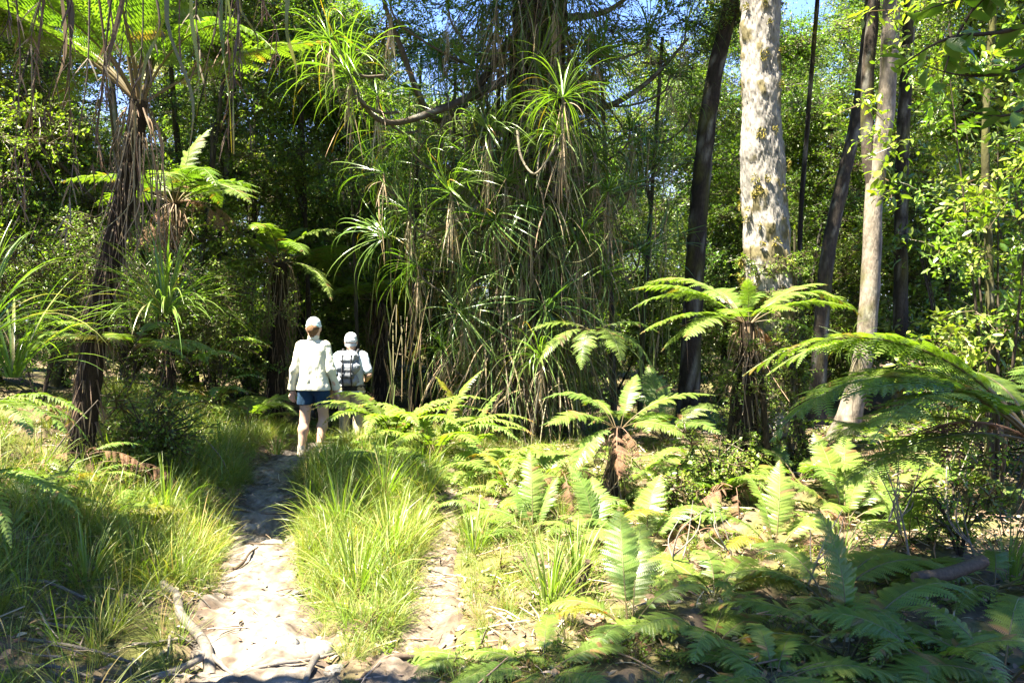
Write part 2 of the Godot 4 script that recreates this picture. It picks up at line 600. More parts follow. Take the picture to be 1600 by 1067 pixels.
func build_ground() -> void:
	var xs := []
	for x: float in graded(5.0, 0.075, 160.0):
		xs.append(x)
		if x > 0.0:
			xs.push_front(-x)
	var zs := []
	for z: float in graded(11.5, 0.075, 200.0):
		zs.append(-z - 2.2)
	for z: float in graded(1.0, 0.4, 120.0):
		if z > 0.0:
			zs.push_front(z - 2.2)
	var s := Sheet.new()
	var w := xs.size()
	for z: float in zs:
		for x: float in xs:
			var h := land(x, z)
			var g := 0.5 + 0.5 * bumpy.get_noise_2d(x * 1.7 + 31, z * 1.7)
			var col := Color(0.135, 0.10, 0.065).lerp(Color(0.12, 0.125, 0.035), smoothstep(0.42, 0.62, g))
			var litter := 0.5 + 0.5 * bumpy.get_noise_2d(x * 6.0 - 11, z * 6.0)
			col = col.lerp(Color(0.24, 0.17, 0.11), 0.55 * smoothstep(0.5, 0.75, litter))
			var nn := Vector3(land(x - 0.04, z) - land(x + 0.04, z), 0.08, land(x, z - 0.04) - land(x, z + 0.04)).normalized() if absf(x) < 6.0 and z > -16.0 else Vector3.UP
			# the tracks lie in shallow troughs of the ground sheet
			if z < 4.0 and z > -19.0 and x < 1.0 and x > -5.0:
				h -= 0.07 * (1.0 - smoothstep(0.72, 1.02, minf(absf(across(TRACK, x, z)), absf(across(SIDE_TRACK, x, z)))))
			s.add(Vector3(x, h, z), nn, col)
	for j in zs.size() - 1:
		for i in w - 1:
			s.quad(j * w + i, j * w + i + 1, (j + 1) * w + i + 1, (j + 1) * w + i)
	structure("ground", s.mesh(), M.soil, "forest floor of brown litter and moss")

func build_track(called: String, track: Array, label: String, col: Color) -> void:
	var s := Sheet.new()
	var z: float = track[0].z
	var cols := 27
	var rows := 0
	var i := 0
	while z > track[-1].z + 0.05:
		while z < track[i + 1].z:
			i += 1
		var t = (track[i].z - z) / (track[i].z - track[i + 1].z)
		var mid: float = lerpf(track[i].x, track[i + 1].x, t)
		var half: float = lerpf(track[i].y, track[i + 1].y, t)
		for q in cols:
			var u := -1.35 + 2.7 * q / (cols - 1)
			var x := mid + half * u
			var ragged := 0.30 * bumpy.get_noise_2d(x * 5.0, z * 5.0) + 0.16 * bumpy.get_noise_2d(x * 16.0, z * 16.0)
			var e := absf(u) + ragged
			var lift := lerpf(0.022, -0.05, smoothstep(0.75, 1.25, e))
			var rough := 0.005 * bumpy.get_noise_2d(x * 28.0 + 3, z * 28.0) + 0.004 * bumpy.get_noise_2d(x * 60.0, z * 60.0)
			var tone := 1.0 + 0.3 * bumpy.get_noise_2d(x * 3.0, z * 3.0 + 70) + 0.4 * bumpy.get_noise_2d(x * 22.0, z * 22.0)
			tone *= 1.0 - 0.3 * smoothstep(0.05, 0.4, bumpy.get_noise_2d(x * 7.0 + 15.0, z * 4.0 + 5.0))
			var nn := Vector3(land(x - 0.03, z) - land(x + 0.03, z), 0.06, land(x, z - 0.03) - land(x, z + 0.03)).normalized()
			var earth := clampf(0.15 + 0.75 * smoothstep(0.35, 1.1, e) + 1.1 * bumpy.get_noise_2d(x * 5.0 + 80.0, z * 5.0) + 0.5 * bumpy.get_noise_2d(x * 19.0, z * 19.0 + 4.0), 0.0, 1.0)
			s.add(Vector3(x, land(x, z) + lift + rough, z), nn, Color(col.r * tone, col.g * tone, col.b * tone).lerp(Color(0.105, 0.078, 0.055), earth))
		rows += 1
		z -= 0.035
	for r in rows - 1:
		for q in cols - 1:
			s.quad(r * cols + q, r * cols + q + 1, (r + 1) * cols + q + 1, (r + 1) * cols + q)
	structure(called, s.mesh(), M.soil, label)

# ---------------------------------------------------------------- trees
func clumps(parent: Node3D, called: String, spray: String, where: Array, size: float, tint: Color, mat := "leaf", keep_shafts := true) -> void:
	# where: places in the world; one mesh variant for each quarter of them
	var sets := [[], [], [], []]
	var tints := [[], [], [], []]
	for p: Vector3 in where:
		if keep_shafts and sunlit(p, 0.42 * size) and rng.randf() > 0.03:
			continue
		var k := rng.randi() % 4
		var b := Basis(Vector3.UP, rnd(0, TAU)) * Basis(Vector3.RIGHT, rnd(-0.5, 0.5))
		sets[k].append(Transform3D(b.scaled(Vector3.ONE * size * rnd(0.75, 1.25)), p - parent.position))
		var f := rnd(0.7, 1.25)
		tints[k].append(Color(tint.r * f * rnd(0.85, 1.2), tint.g * f, tint.b * f))
	for k in 4:
		if sets[k].size():
			many(called, SPRAY[spray][k], M[mat], parent, sets[k], tints[k])

func trunk_of(o: Node3D, line: Array, r0: float, r1: float, col: Color, called := "trunk", steps := 10, sides := 14) -> void:
	var s := Sheet.new()
	var pts := curve_points(line, steps)
	var rad := tapered(pts.size(), r0, r1)
	if called == "trunk":
		for i in rad.size():
			rad[i] *= 1.0 + 0.55 * exp(-maxf(pts[i].y, 0.0) * 3.0)
	s.tube(pts, rad, sides, col, col * 1.1, cells, r0 * 0.22, 6.0, 0.35)
	if r0 > 0.045:
		for i in s.v.size():
			var p := s.v[i]
			var f := 1.0 + 0.5 * bumpy.get_noise_3d(p.x * 6.0 + o.position.x, p.y * 2.5, p.z * 6.0)
			var moss := smoothstep(0.1, 0.35, bumpy.get_noise_3d(p.x * 3.0, p.y * 1.6 + o.position.x * 3.0, p.z * 3.0 + 20.0))
			var pale := smoothstep(0.25, 0.4, bumpy.get_noise_3d(p.x * 9.0 + 60.0, p.y * 4.0, p.z * 9.0))
			var cc := Color(s.c[i].r * f, s.c[i].g * f, s.c[i].b * f).lerp(Color(0.11, 0.11, 0.03), moss * 0.7).lerp(Color(0.32, 0.31, 0.26), pale * 0.6)
			s.c[i] = cc
	part(called, s.mesh(), M.bark, o)

func tree(called: String, label: String, at: Vector2, line: Array, r0: float, r1: float, col: Color, lobes: Array, spray := "far", size := 1.0, tint := Color.WHITE, group := "", keep := true) -> Node3D:
	# line: trunk points from the base; lobes: [centre from the base, radii, clumps]
	var o := thing(called, label, "tree", on_land(at), group)
	var full := [Vector3(0, -0.2, 0)]
	full.append_array(line)
	trunk_of(o, full, r0, r1, col)
	var where := []
	var n := 0
	for l in lobes:
		var c: Vector3 = l[0]
		var rr: Vector3 = l[1]
		# the limb that carries this lobe
		var best: Vector3 = line[0]
		for p: Vector3 in line:
			if p.y < c.y + 0.1 and p.y > best.y:
				best = p
		if n < 9 and best.distance_to(c) > 0.5:
			trunk_of(o, [best, best.lerp(c, 0.5) + Vector3(rnd(-0.2, 0.2), rnd(-0.1, 0.3), rnd(-0.2, 0.2)), c], r1 * 0.7 + 0.02, 0.015, col, "limb", 4, 6)
		n += 1
		for i in int(l[2]):
			var d := rdir()
			where.append(o.position + c + Vector3(d.x * rr.x, d.y * rr.y, d.z * rr.z) * pow(rng.randf(), 0.45))
	clumps(o, "crown", spray, where, size, tint, "leaf", keep)
	return o

func bush_tree(label: String, at: Vector2, h: float, wide: float, low: float, n: int, size: float, tint: Color, group: String, keep := true) -> void:
	# a tree leafy from low down to its top
	var lean := Vector3(rnd(-0.8, 0.8), 0, rnd(-0.6, 0.6))
	var line := [Vector3.ZERO, lean * 0.2 + Vector3(0, h * 0.3, 0), lean * 0.7 + Vector3(0, h * 0.65, 0), lean + Vector3(0, h * 0.95, 0)]
	var lobes := []
	var count := 8
	for i in count:
		var y := lerpf(low, h, (i + 0.5) / count)
		var a := rnd(0, TAU)
		var r := wide * (0.55 + 0.45 * sin(PI * clampf((y / h), 0.15, 0.95)))
		lobes.append([Vector3(cos(a) * r * 0.5, y, sin(a) * r * 0.5) + lean * y / h, Vector3(r * 0.62, h / count * 0.85, r * 0.62), n / count])
	tree("forest_tree", label, at, line, 0.05 + h * 0.012, 0.03, Color(0.10, 0.085, 0.06), lobes, "far", size, tint, group, keep)

func build_moss_trunk() -> void:
	var at := on_land(Vector2(2.55, -7.90), 0.1)
	var o := thing("tall_tree", "tall pale grey trunk flecked with golden moss, sunlit on its left", "tree", at)
	var s := Sheet.new()
	var sides := 96
	var rows := 330
	var base := Color(0.36, 0.335, 0.30)
	var last := -1
	for j in rows:
		var y := j * 0.024 if j < 270 else 6.48 + (j - 270) * 0.12
		var c := Vector3(-0.03 - 0.10 * smoothstep(0.0, 6.0, y) + 0.02 * sin(y * 1.3), y, 0.0)
		var r := 0.185 + 0.05 * smoothstep(4.5, 1.5, y) + 0.11 * exp(-y * 1.6)
		var first := s.v.size()
		for q in sides + 1:
			var a := TAU * (q % sides) / sides
			var d := Vector3(cos(a), 0, sin(a))
			var p := c + d * r
			var wx := p.x * 24.0 + 6.0 * bumpy.get_noise_3d(p.x * 3, p.y * 2, p.z * 3)
			var plate := cells.get_noise_3d(wx, p.y * 8.0, p.z * 24.0)
			var ridge := absf(bumpy.get_noise_3d(p.x * 16.0, p.y * 3.0, p.z * 16.0))
			var lump := bumpy.get_noise_3d(p.x * 3.0, p.y * 1.8, p.z * 3.0)
			var flute := 0.0
			if y < 1.6:
				flute = 0.07 * exp(-y * 2.2) * sin(a * 5.0 + 1.0)
			var off := 0.007 * plate - 0.011 * (1.0 - smoothstep(0.0, 0.12, ridge)) + 0.035 * lump + 0.008 * bumpy.get_noise_3d(p.x * 30.0, p.y * 12.0, p.z * 30.0) + flute
			var tone := 1.0 + 0.15 * plate + 0.3 * bumpy.get_noise_3d(p.x * 9.0, p.y * 9.0, p.z * 9.0)
			var col := Color(base.r * tone, base.g * tone, base.b * tone)
			var fleck := 1.0 - 0.55 * smoothstep(0.28, 0.45, bumpy.get_noise_3d(p.x * 34.0, p.y * 15.0, p.z * 34.0))
			col = Color(col.r * fleck, col.g * fleck, col.b * fleck)
			var m := bumpy.get_noise_3d(p.x * 5.0 + 40.0, p.y * 3.6, p.z * 5.0) + 0.5 * smoothstep(3.4, 0.9, y) - 0.10
			var moss := smoothstep(0.20, 0.36, m)
			col = col.lerp(Color(0.15, 0.125, 0.045), moss * 0.85)
			s.add(p + d * (off + moss * 0.012), d, Color(col.r, col.g, col.b, 1.0))
		if last >= 0:
			for q in sides:
				s.quad(last + q, last + q + 1, first + q + 1, first + q)
		last = first
	# true normals from the relief
	for j in rows:
		for q in sides + 1:
			var k := j * (sides + 1) + q
			var l := j * (sides + 1) + (q + sides - 1) % sides
			var rt := j * (sides + 1) + (q + 1) % sides
			var dn := maxi(j - 1, 0) * (sides + 1) + q
			var up := mini(j + 1, rows - 1) * (sides + 1) + q
			s.n[k] = -(s.v[rt] - s.v[l]).cross(s.v[up] - s.v[dn]).normalized()
	# keep them pointing out
	for k in s.v.size():
		var d := Vector3(s.v[k].x, 0, s.v[k].z)
		if s.n[k].dot(d) < 0.0:
			s.n[k] = -s.n[k]
	part("trunk", s.mesh(), M.bark, o)
	# cushions of moss
	for i in 60:
		var y := rnd(0.9, 5.6) if i < 26 else rnd(0.5, 3.0)
		var a := rnd(-0.3, PI + 0.3)
		var r := 0.185 + 0.05 * smoothstep(4.5, 1.5, y) + 0.11 * exp(-y * 1.6)
		var d := Vector3(cos(a), 0, sin(a))
		var c := Vector3(-0.03 - 0.10 * smoothstep(0.0, 6.0, y), y, 0) + d * (r + 0.004)
		var f := Sheet.new()
		var big := rnd(0.015, 0.045)
		for k in int(1400 * big):
			var e := rdir()
			var side := d.cross(Vector3.UP)
			var p := c + side * e.x * big + Vector3.UP * e.y * big * 1.2 + d * (0.5 + 0.5 * e.z) * big * 0.35
			f.strap(p, d + rdir() * 0.9 + Vector3.DOWN * 0.3, rnd(0.02, 0.045), 0.008, 0.6, 2, shade_of(Color(0.16, 0.13, 0.03), 0.3), shade_of(Color(0.25, 0.21, 0.05), 0.3), 0.0, rnd(-1, 1))
		part("moss_cushion", f.mesh(), M.moss, o)
	# climbers on the lower trunk
	var where := []
	for i in 240:
		var y := 0.05 + 2.1 * pow(rng.randf(), 1.2)
		var a := rnd(-0.6, PI + 0.6)
		where.append(at + Vector3(cos(a), 0, sin(a)) * (0.27 + 0.16 * exp(-y)) + Vector3(0, y, 0))
	clumps(o, "climber_leaves", "cover", where, 0.9, Color(1.0, 1.0, 0.85), "leaf", false)
	for k in 14:
		var a := rnd(0.0, PI)
		var line := []
		for j in 6:
			var y := j * rnd(0.28, 0.5)
			var aa := a + 0.25 * sin(j * 1.3 + k)
			line.append(Vector3(cos(aa), 0, sin(aa)) * (0.25 + 0.17 * exp(-y * 1.4)) + Vector3(-0.03, y, 0))
		var vs := Sheet.new()
		var vp := curve_points(line, 5)
		vs.tube(vp, tapered(vp.size(), rnd(0.012, 0.03), 0.008), 7, shade_of(Color(0.16, 0.13, 0.08), 0.3), shade_of(Color(0.18, 0.15, 0.08), 0.3), cells, 0.006, 14.0, 0.8)
		part("climbing_root", vs.mesh(), M.root, o)
	var crown := []
	for i in 120:
		var d := rdir()
		crown.append(at + Vector3(0.4, 13.5, 0.2) + Vector3(d.x * 3.0, d.y * 2.0, d.z * 3.0) * pow(rng.randf(), 0.4))
	clumps(o, "crown", "far", crown, 1.3, Color.WHITE)
	for k in 4:
		var a := k * 1.6
		trunk_of(o, [Vector3(-0.1, 11.0, 0), Vector3(cos(a), 12.2, sin(a)), Vector3(cos(a) * 2.0, 13.3, sin(a) * 2.0)], 0.08, 0.02, Color(0.2, 0.17, 0.13), "limb", 4, 6)

# ---------------------------------------------------------------- climbing strap-leaved plants
func climber(label: String, at: Vector3, size: float, hold: Vector3, mat := "strap_leaf", skirt := 1.0, tilt := 0.0, yaw := 0.0, group := "strap-leaved climbers on the shaggy trunk") -> Node3D:
	var o := thing("climbing_plant", label, "plant", at, group)
	var b := Basis(Vector3.UP, rnd(0, TAU))
	if tilt != 0.0:
		b = Basis(Vector3.UP, deg_to_rad(yaw)) * Basis(Vector3.BACK, deg_to_rad(-tilt)) * b
	part("leaf_tuft", TUFT[rng.randi() % TUFT.size()], M[mat], o, Transform3D(b.scaled(Vector3.ONE * size)))
	if skirt > 0.0:
		part("dead_leaves", SKIRT[rng.randi() % SKIRT.size()], M.dry_strap, o, Transform3D(Basis(Vector3.UP, rnd(0, TAU)).scaled(Vector3(size * 0.8, size * skirt, size * 0.8)), Vector3(0, -0.03, 0)))
	var s := Sheet.new()
	var e := hold - at
	var pts := curve_points([Vector3.ZERO, Vector3(0, -0.22 * size, 0) + e * 0.1, e * 0.55 + Vector3(0, -0.18, 0), e], 6)
	s.tube(pts, tapered(pts.size(), 0.017, 0.022), 7, Color(0.26, 0.22, 0.15), Color(0.16, 0.13, 0.09), cells, 0.006, 20.0, 1.0)
	part("stem", s.mesh(), M.root, o)
	return o

func strap_clump(called: String, label: String, at: Vector3, n: int, length: float, width: float, low: float, c0: Color, mat: String, group := "") -> Node3D:
	var o := thing(called, label, "plant", at, group)
	var s := Sheet.new()
	for j in n:
		var e := deg_to_rad(rnd(low, 86.0))
		var a := rnd(0, TAU)
		var d := Vector3(cos(e) * cos(a), sin(e), cos(e) * sin(a))
		var col := shade_of(c0, 0.25)
		if rng.randf() < 0.1:
			col = shade_of(Color(0.33, 0.26, 0.12), 0.2)
		s.strap(Vector3(cos(a), 0, sin(a)) * rnd(0.0, 0.06), d, length * rnd(0.6, 1.1), width * rnd(0.7, 1.2), rnd(0.9, 2.1), 10, col, col.lerp(LIME, rnd(0.1, 0.8)), 0.3, rnd(-0.25, 0.25))
	part("leaves", s.mesh(), M[mat], o)
	return o

func rope(label: String, line: Array, r: float, col: Color) -> void:
	var at: Vector3 = line[0]
	var o := thing("liana", label, "vine", at)
	var s := Sheet.new()
	var local := []
	for p: Vector3 in line:
		local.append(p - at)
	var pts := curve_points(local, 10)
	s.tube(pts, tapered(pts.size(), r, r * 0.75), 8, col, col, cells, r * 0.4, 15.0, 1.0)
	part("stem", s.mesh(), M.root, o)

func root_piece(called: String, label: String, category: String, line: Array, r0: float, r1: float, col: Color, group := "") -> void:
	# line: x, z and height over the ground at points along it
	var pts := []
	var first := Vector3.ZERO
	for q in line.size():
		var p: Vector3 = line[q]
		var w := Vector3(p.x, land(p.x, p.z) + p.y, p.z)
		if q == 0:
			first = w
		pts.append(w - first)
	var o := thing(called, label, category, first, group)
	var cp := curve_points(pts, 7)
	var s := Sheet.new()
	s.tube(cp, tapered(cp.size(), r0, r1), 10, col, col * 1.08, cells, r0 * 0.35, 14.0, 0.7)
	part("wood", s.mesh(), M.root, o)

# ---------------------------------------------------------------- people
# bones: [a, b, radius at a, radius at b]; meshed as surface nets of the smooth union of tapered capsules
func flesh(s: Sheet, bones: Array, soft: float, cell: float, col: Color, clips := [], crease := 0.0, mottle := 0.0, paint := []) -> void:
	var lo := Vector3.ONE * 1e6
	var hi := -lo
	for b in bones:
		var r: float = maxf(b[2], b[3]) + soft + cell * 2.0
		for e in 2:
			lo = lo.min(b[e] - Vector3.ONE * r)
			hi = hi.max(b[e] + Vector3.ONE * r)
	var nx := int((hi.x - lo.x) / cell) + 2
	var ny := int((hi.y - lo.y) / cell) + 2
	var nz := int((hi.z - lo.z) / cell) + 2
	var f := PackedFloat32Array()
	f.resize(nx * ny * nz)
	f.fill(1.0)
	for b in bones:
		var a: Vector3 = b[0]
		var ab: Vector3 = b[1] - a
		var len2 := maxf(ab.length_squared(), 1e-9)
		var r0: float = b[2]
		var r1: float = b[3]
		var r := maxf(r0, r1) + soft + cell * 2.0
		var p0: Vector3 = (a.min(b[1]) - Vector3.ONE * r - lo) / cell
		var p1: Vector3 = (a.max(b[1]) + Vector3.ONE * r - lo) / cell
		for z in range(maxi(int(p0.z), 0), mini(int(p1.z) + 1, nz)):
			for y in range(maxi(int(p0.y), 0), mini(int(p1.y) + 1, ny)):
				var row := (z * ny + y) * nx
				for x in range(maxi(int(p0.x), 0), mini(int(p1.x) + 1, nx)):
					var p := lo + Vector3(x, y, z) * cell - a
					var t := clampf(p.dot(ab) / len2, 0.0, 1.0)
					var d := (p - ab * t).length() - lerpf(r0, r1, t)
					var g := f[row + x]
					var h := maxf(soft - absf(g - d), 0.0) / soft
					f[row + x] = minf(g, d) - h * h * soft * 0.25
	if clips.size() or crease > 0.0:
		for z in nz:
			for y in ny:
				for x in nx:
					var i := (z * ny + y) * nx + x
					if f[i] < 0.12:
						var p := lo + Vector3(x, y, z) * cell
						var d := f[i]
						if crease > 0.0:
							d += crease * (bumpy.get_noise_3d(p.x * 11.0, p.y * 6.0, p.z * 11.0) + 0.6 * absf(bumpy.get_noise_3d(p.x * 22.0 + 9.0, p.y * 14.0, p.z * 22.0)))
						for c in clips:
							d = maxf(d, (p - c[0]).dot(c[1]))
						f[i] = d
	var at := PackedInt32Array()
	at.resize(nx * ny * nz)
	at.fill(-1)
	var sy := nx
	var sz := nx * ny
	var corner := [0, 1, sy, sy + 1, sz, sz + 1, sz + sy, sz + sy + 1]
	var edges := [[0, 1], [2, 3], [4, 5], [6, 7], [0, 2], [1, 3], [4, 6], [5, 7], [0, 4], [1, 5], [2, 6], [3, 7]]
	for z in nz - 1:
		for y in ny - 1:
			for x in nx - 1:
				var i := z * sz + y * sy + x
				var inside := 0
				for c in 8:
					if f[i + corner[c]] < 0.0:
						inside += 1
				if inside == 0 or inside == 8:
					continue
				var sum := Vector3.ZERO
				var n := 0
				for e in edges:
					var fa := f[i + corner[e[0]]]
					var fb := f[i + corner[e[1]]]
					if (fa < 0.0) != (fb < 0.0):
						var t := fa / (fa - fb)
						var pa := Vector3(e[0] & 1, (e[0] >> 1) & 1, e[0] >> 2)
						var pb := Vector3(e[1] & 1, (e[1] >> 1) & 1, e[1] >> 2)
						sum += pa.lerp(pb, t)
						n += 1
				var p := lo + (Vector3(x, y, z) + sum / n) * cell
				var g := Vector3(f[i + 1] + f[i + 1 + sy] + f[i + 1 + sz] + f[i + 1 + sy + sz] - f[i] - f[i + sy] - f[i + sz] - f[i + sy + sz],
					f[i + sy] + f[i + 1 + sy] + f[i + sy + sz] + f[i + 1 + sy + sz] - f[i] - f[i + 1] - f[i + sz] - f[i + 1 + sz],
					f[i + sz] + f[i + 1 + sz] + f[i + sy + sz] + f[i + 1 + sy + sz] - f[i] - f[i + 1] - f[i + sy] - f[i + 1 + sy])
				var tone := 1.0 + mottle * bumpy.get_noise_3d(p.x * 30.0, p.y * 30.0, p.z * 30.0)
				var cc := Color(col.r * tone, col.g * tone, col.b * tone)
				for w in paint:   # [centre, radius, colour]
					if p.distance_to(w[0]) < w[1]:
						cc = w[2]
				at[i] = s.add(p, g.normalized(), cc)
	for z in range(1, nz - 1):
		for y in range(1, ny - 1):
			for x in range(1, nx - 1):
				var i := z * sz + y * sy + x
				var here := f[i] < 0.0
				if here != (f[i + 1] < 0.0):
					s.quad(at[i], at[i - sy], at[i - sy - sz], at[i - sz])
				if here != (f[i + sy] < 0.0):
					s.quad(at[i], at[i - 1], at[i - 1 - sz], at[i - sz])
				if here != (f[i + sz] < 0.0):
					s.quad(at[i], at[i - 1], at[i - 1 - sy], at[i - sy])

func ring_strap(s: Sheet, centre: Vector3, axis: Vector3, rx: float, rz: float, tall: float, thick: float, col: Color) -> void:
	# a flat band round a limb
	var b := Basis(Quaternion(Vector3.UP, axis.normalized()))
	var n := 28
	for q in n + 1:
		var a := TAU * q / n
		var d := Vector3(cos(a), 0, sin(a))
		for e in 2:
			s.add(centre + b * (Vector3(d.x * rx, (e - 0.5) * tall, d.z * rz) + d * thick), b * d, col)
	var first := s.v.size() - (n + 1) * 2
	for q in n:
		s.quad(first + q * 2, first + q * 2 + 1, first + q * 2 + 3, first + q * 2 + 2)

func hand(s: Sheet, wrist: Vector3, down: Vector3, out: Vector3, fore: Vector3, col: Color) -> void:
	# relaxed hand: down runs along the fingers, fore is the thumb side, out is the back of the hand
	var bones := []
	var palm := wrist + down * 0.045
	for k in 4:
		var u := (k - 1.5) * 0.019
		bones.append([wrist + fore * u * 0.5, wrist + down * 0.085 - fore * u, 0.015, 0.0125])
		var l: float = [0.070, 0.080, 0.074, 0.056][k]
		var base := wrist + down * 0.085 - fore * u
		var mid := base + down * l * 0.5 - out * 0.006
		var tip := mid + down * l * 0.42 - out * 0.020
		bones.append([base, mid, 0.0095, 0.0085])
		bones.append([mid, tip, 0.0085, 0.007])
	var t0 := wrist + down * 0.03 + fore * 0.026
	var t1 := t0 + down * 0.032 + fore * 0.018 - out * 0.008
	bones.append([t0, t1, 0.013, 0.0105])
	bones.append([t1, t1 + down * 0.028 + fore * 0.004 - out * 0.008, 0.0105, 0.008])
	flesh(s, bones, 0.006, 0.0042, col)

func build_people() -> void:
	var skin := Color(0.56, 0.36, 0.26)
	# ---- first walker: cream shirt, navy shorts
	var at := on_land(Vector2(-2.30, -9.30), 0.0)
	var o := thing("person", "nearer walker in cream long-sleeved shirt, navy shorts and pale cap, seen from behind", "person", at, "walkers on the track")
	o.rotation.y = deg_to_rad(-4)
	var hip_l := Vector3(-0.085, 0.82, 0)
	var hip_r := Vector3(0.085, 0.82, 0)
	var knee_l := Vector3(-0.115, 0.45, -0.02)
	var knee_r := Vector3(0.085, 0.47, -0.10)
	var ank_l := Vector3(-0.135, 0.085, 0.05)
	var ank_r := Vector3(0.075, 0.12, 0.03)
	var sh_l := Vector3(-0.148, 1.305, 0)
	var sh_r := Vector3(0.148, 1.305, 0)
	var el_l := Vector3(-0.212, 1.03, 0.05)
	var el_r := Vector3(0.212, 1.03, 0.03)
	var wr_l := Vector3(-0.258, 0.80, 0.0)
	var wr_r := Vector3(0.252, 0.80, -0.05)
	var body := Sheet.new()
	flesh(body, [
		[Vector3(-0.06, 0.84, 0), Vector3(0.06, 0.84, 0), 0.092, 0.092], [Vector3(0, 0.88, 0), Vector3(0, 1.1, 0), 0.09, 0.085], [Vector3(-0.06, 1.23, 0), Vector3(0.06, 1.23, 0), 0.078, 0.078], [Vector3(0, 1.08, 0), Vector3(0, 1.24, 0), 0.08, 0.08],
		[Vector3(-0.13, 1.31, 0), Vector3(0.13, 1.31, 0), 0.042, 0.042], [Vector3(0, 1.30, 0), Vector3(0, 1.43, -0.01), 0.055, 0.05],
		[sh_l, el_l, 0.042, 0.034], [el_l, wr_l, 0.034, 0.025], [sh_r, el_r, 0.042, 0.034], [el_r, wr_r, 0.034, 0.025],
		[hip_l, knee_l, 0.085, 0.056], [hip_r, knee_r, 0.085, 0.056], [knee_l, knee_l.lerp(ank_l, 0.3) + Vector3(0, 0, 0.012), 0.052, 0.058], [knee_l.lerp(ank_l, 0.3) + Vector3(0, 0, 0.012), ank_l, 0.058, 0.035],
		[knee_r, knee_r.lerp(ank_r, 0.3) + Vector3(0, 0, 0.012), 0.052, 0.058], [knee_r.lerp(ank_r, 0.3) + Vector3(0, 0, 0.012), ank_r, 0.058, 0.035],
		[Vector3(0, 1.46, -0.02), Vector3(0, 1.53, -0.015), 0.068, 0.078], [Vector3(0, 1.44, -0.055), Vector3(0, 1.46, -0.06), 0.04, 0.045], [Vector3(0, 1.485, -0.10), Vector3(0, 1.475, -0.115), 0.012, 0.014],
		[Vector3(-0.078, 1.485, -0.01), Vector3(-0.080, 1.51, -0.005), 0.012, 0.014], [Vector3(0.078, 1.485, -0.01), Vector3(0.080, 1.51, -0.005), 0.012, 0.014],
	], 0.03, 0.0115, skin, [], 0.0, 0.08, [[Vector3(-0.03, 1.505, -0.092), 0.012, Color(0.08, 0.06, 0.05)], [Vector3(0.03, 1.505, -0.092), 0.012, Color(0.08, 0.06, 0.05)], [Vector3(0, 1.445, -0.10), 0.014, Color(0.4, 0.15, 0.12)]])
	hand(body, wr_l + Vector3(0, 0.005, 0), Vector3(-0.06, -1, -0.12).normalized(), Vector3(-0.5, 0, 0.85).normalized(), Vector3(0.75, 0, -0.5).normalized(), skin)
	hand(body, wr_r + Vector3(0, 0.005, 0), Vector3(0.03, -1, -0.15).normalized(), Vector3(0.5, 0, 0.85).normalized(), Vector3(-0.75, 0, -0.5).normalized(), skin)
	part("body", body.mesh(), M.skin, o)
	var shirt := Sheet.new()
	var cream := Color(0.62, 0.61, 0.47)
	flesh(shirt, [
		[Vector3(-0.08, 0.80, 0.005), Vector3(0.08, 0.80, 0.005), 0.120, 0.120], [Vector3(-0.068, 0.84, 0.005), Vector3(-0.045, 1.08, 0), 0.120, 0.110], [Vector3(0.068, 0.84, 0.005), Vector3(0.045, 1.08, 0), 0.120, 0.110],
		[Vector3(-0.045, 1.08, 0), Vector3(-0.085, 1.25, 0), 0.108, 0.100], [Vector3(0.045, 1.08, 0), Vector3(0.085, 1.25, 0), 0.108, 0.100], [Vector3(0, 1.05, 0), Vector3(0, 1.28, 0), 0.108, 0.098], [Vector3(-0.14, 1.315, 0), Vector3(0.14, 1.315, 0), 0.058, 0.058], [Vector3(0, 1.32, 0), Vector3(0, 1.385, -0.005), 0.072, 0.060],
		[sh_l, el_l, 0.060, 0.052], [el_l, wr_l + Vector3(0.005, 0.05, 0), 0.050, 0.040], [sh_r, el_r, 0.060, 0.052], [el_r, wr_r + Vector3(-0.005, 0.05, 0), 0.050, 0.040],
	], 0.022, 0.0095, cream, [[Vector3(0, 0.795, 0), Vector3(0, -1, 0)], [Vector3(0, 1.40, 0), Vector3(0, 1, 0)]], 0.009, 0.0)
	var sm := part("shirt", shirt.mesh(), M.cloth, o)
	var collar := Sheet.new()
	ring_strap(collar, Vector3(0, 1.40, -0.005), Vector3(0, 1, -0.12), 0.062, 0.062, 0.045, 0.004, cream * 0.95)
	part("collar", collar.mesh(), M.cloth, sm)
	for e in [[wr_l + Vector3(0.004, 0.035, 0), el_l - wr_l], [wr_r + Vector3(-0.004, 0.035, 0), el_r - wr_r]]:
		var cuff := Sheet.new()
		ring_strap(cuff, e[0], e[1], 0.046, 0.046, 0.06, 0.004, cream * 0.97)
		part("cuff", cuff.mesh(), M.cloth, sm)
	var seam := Sheet.new()
	for k in 16:
		var y := 0.82 + 0.36 * k / 15.0
		seam.add(Vector3(-0.0015, y, 0.122), Vector3.BACK, cream * 0.55)
		seam.add(Vector3(0.0015, y, 0.122), Vector3.BACK, cream * 0.55)
		if k > 0:
			seam.quad(k * 2 - 2, k * 2 - 1, k * 2 + 1, k * 2)
	part("seam", seam.mesh(), M.cloth, sm)
	var shorts := Sheet.new()
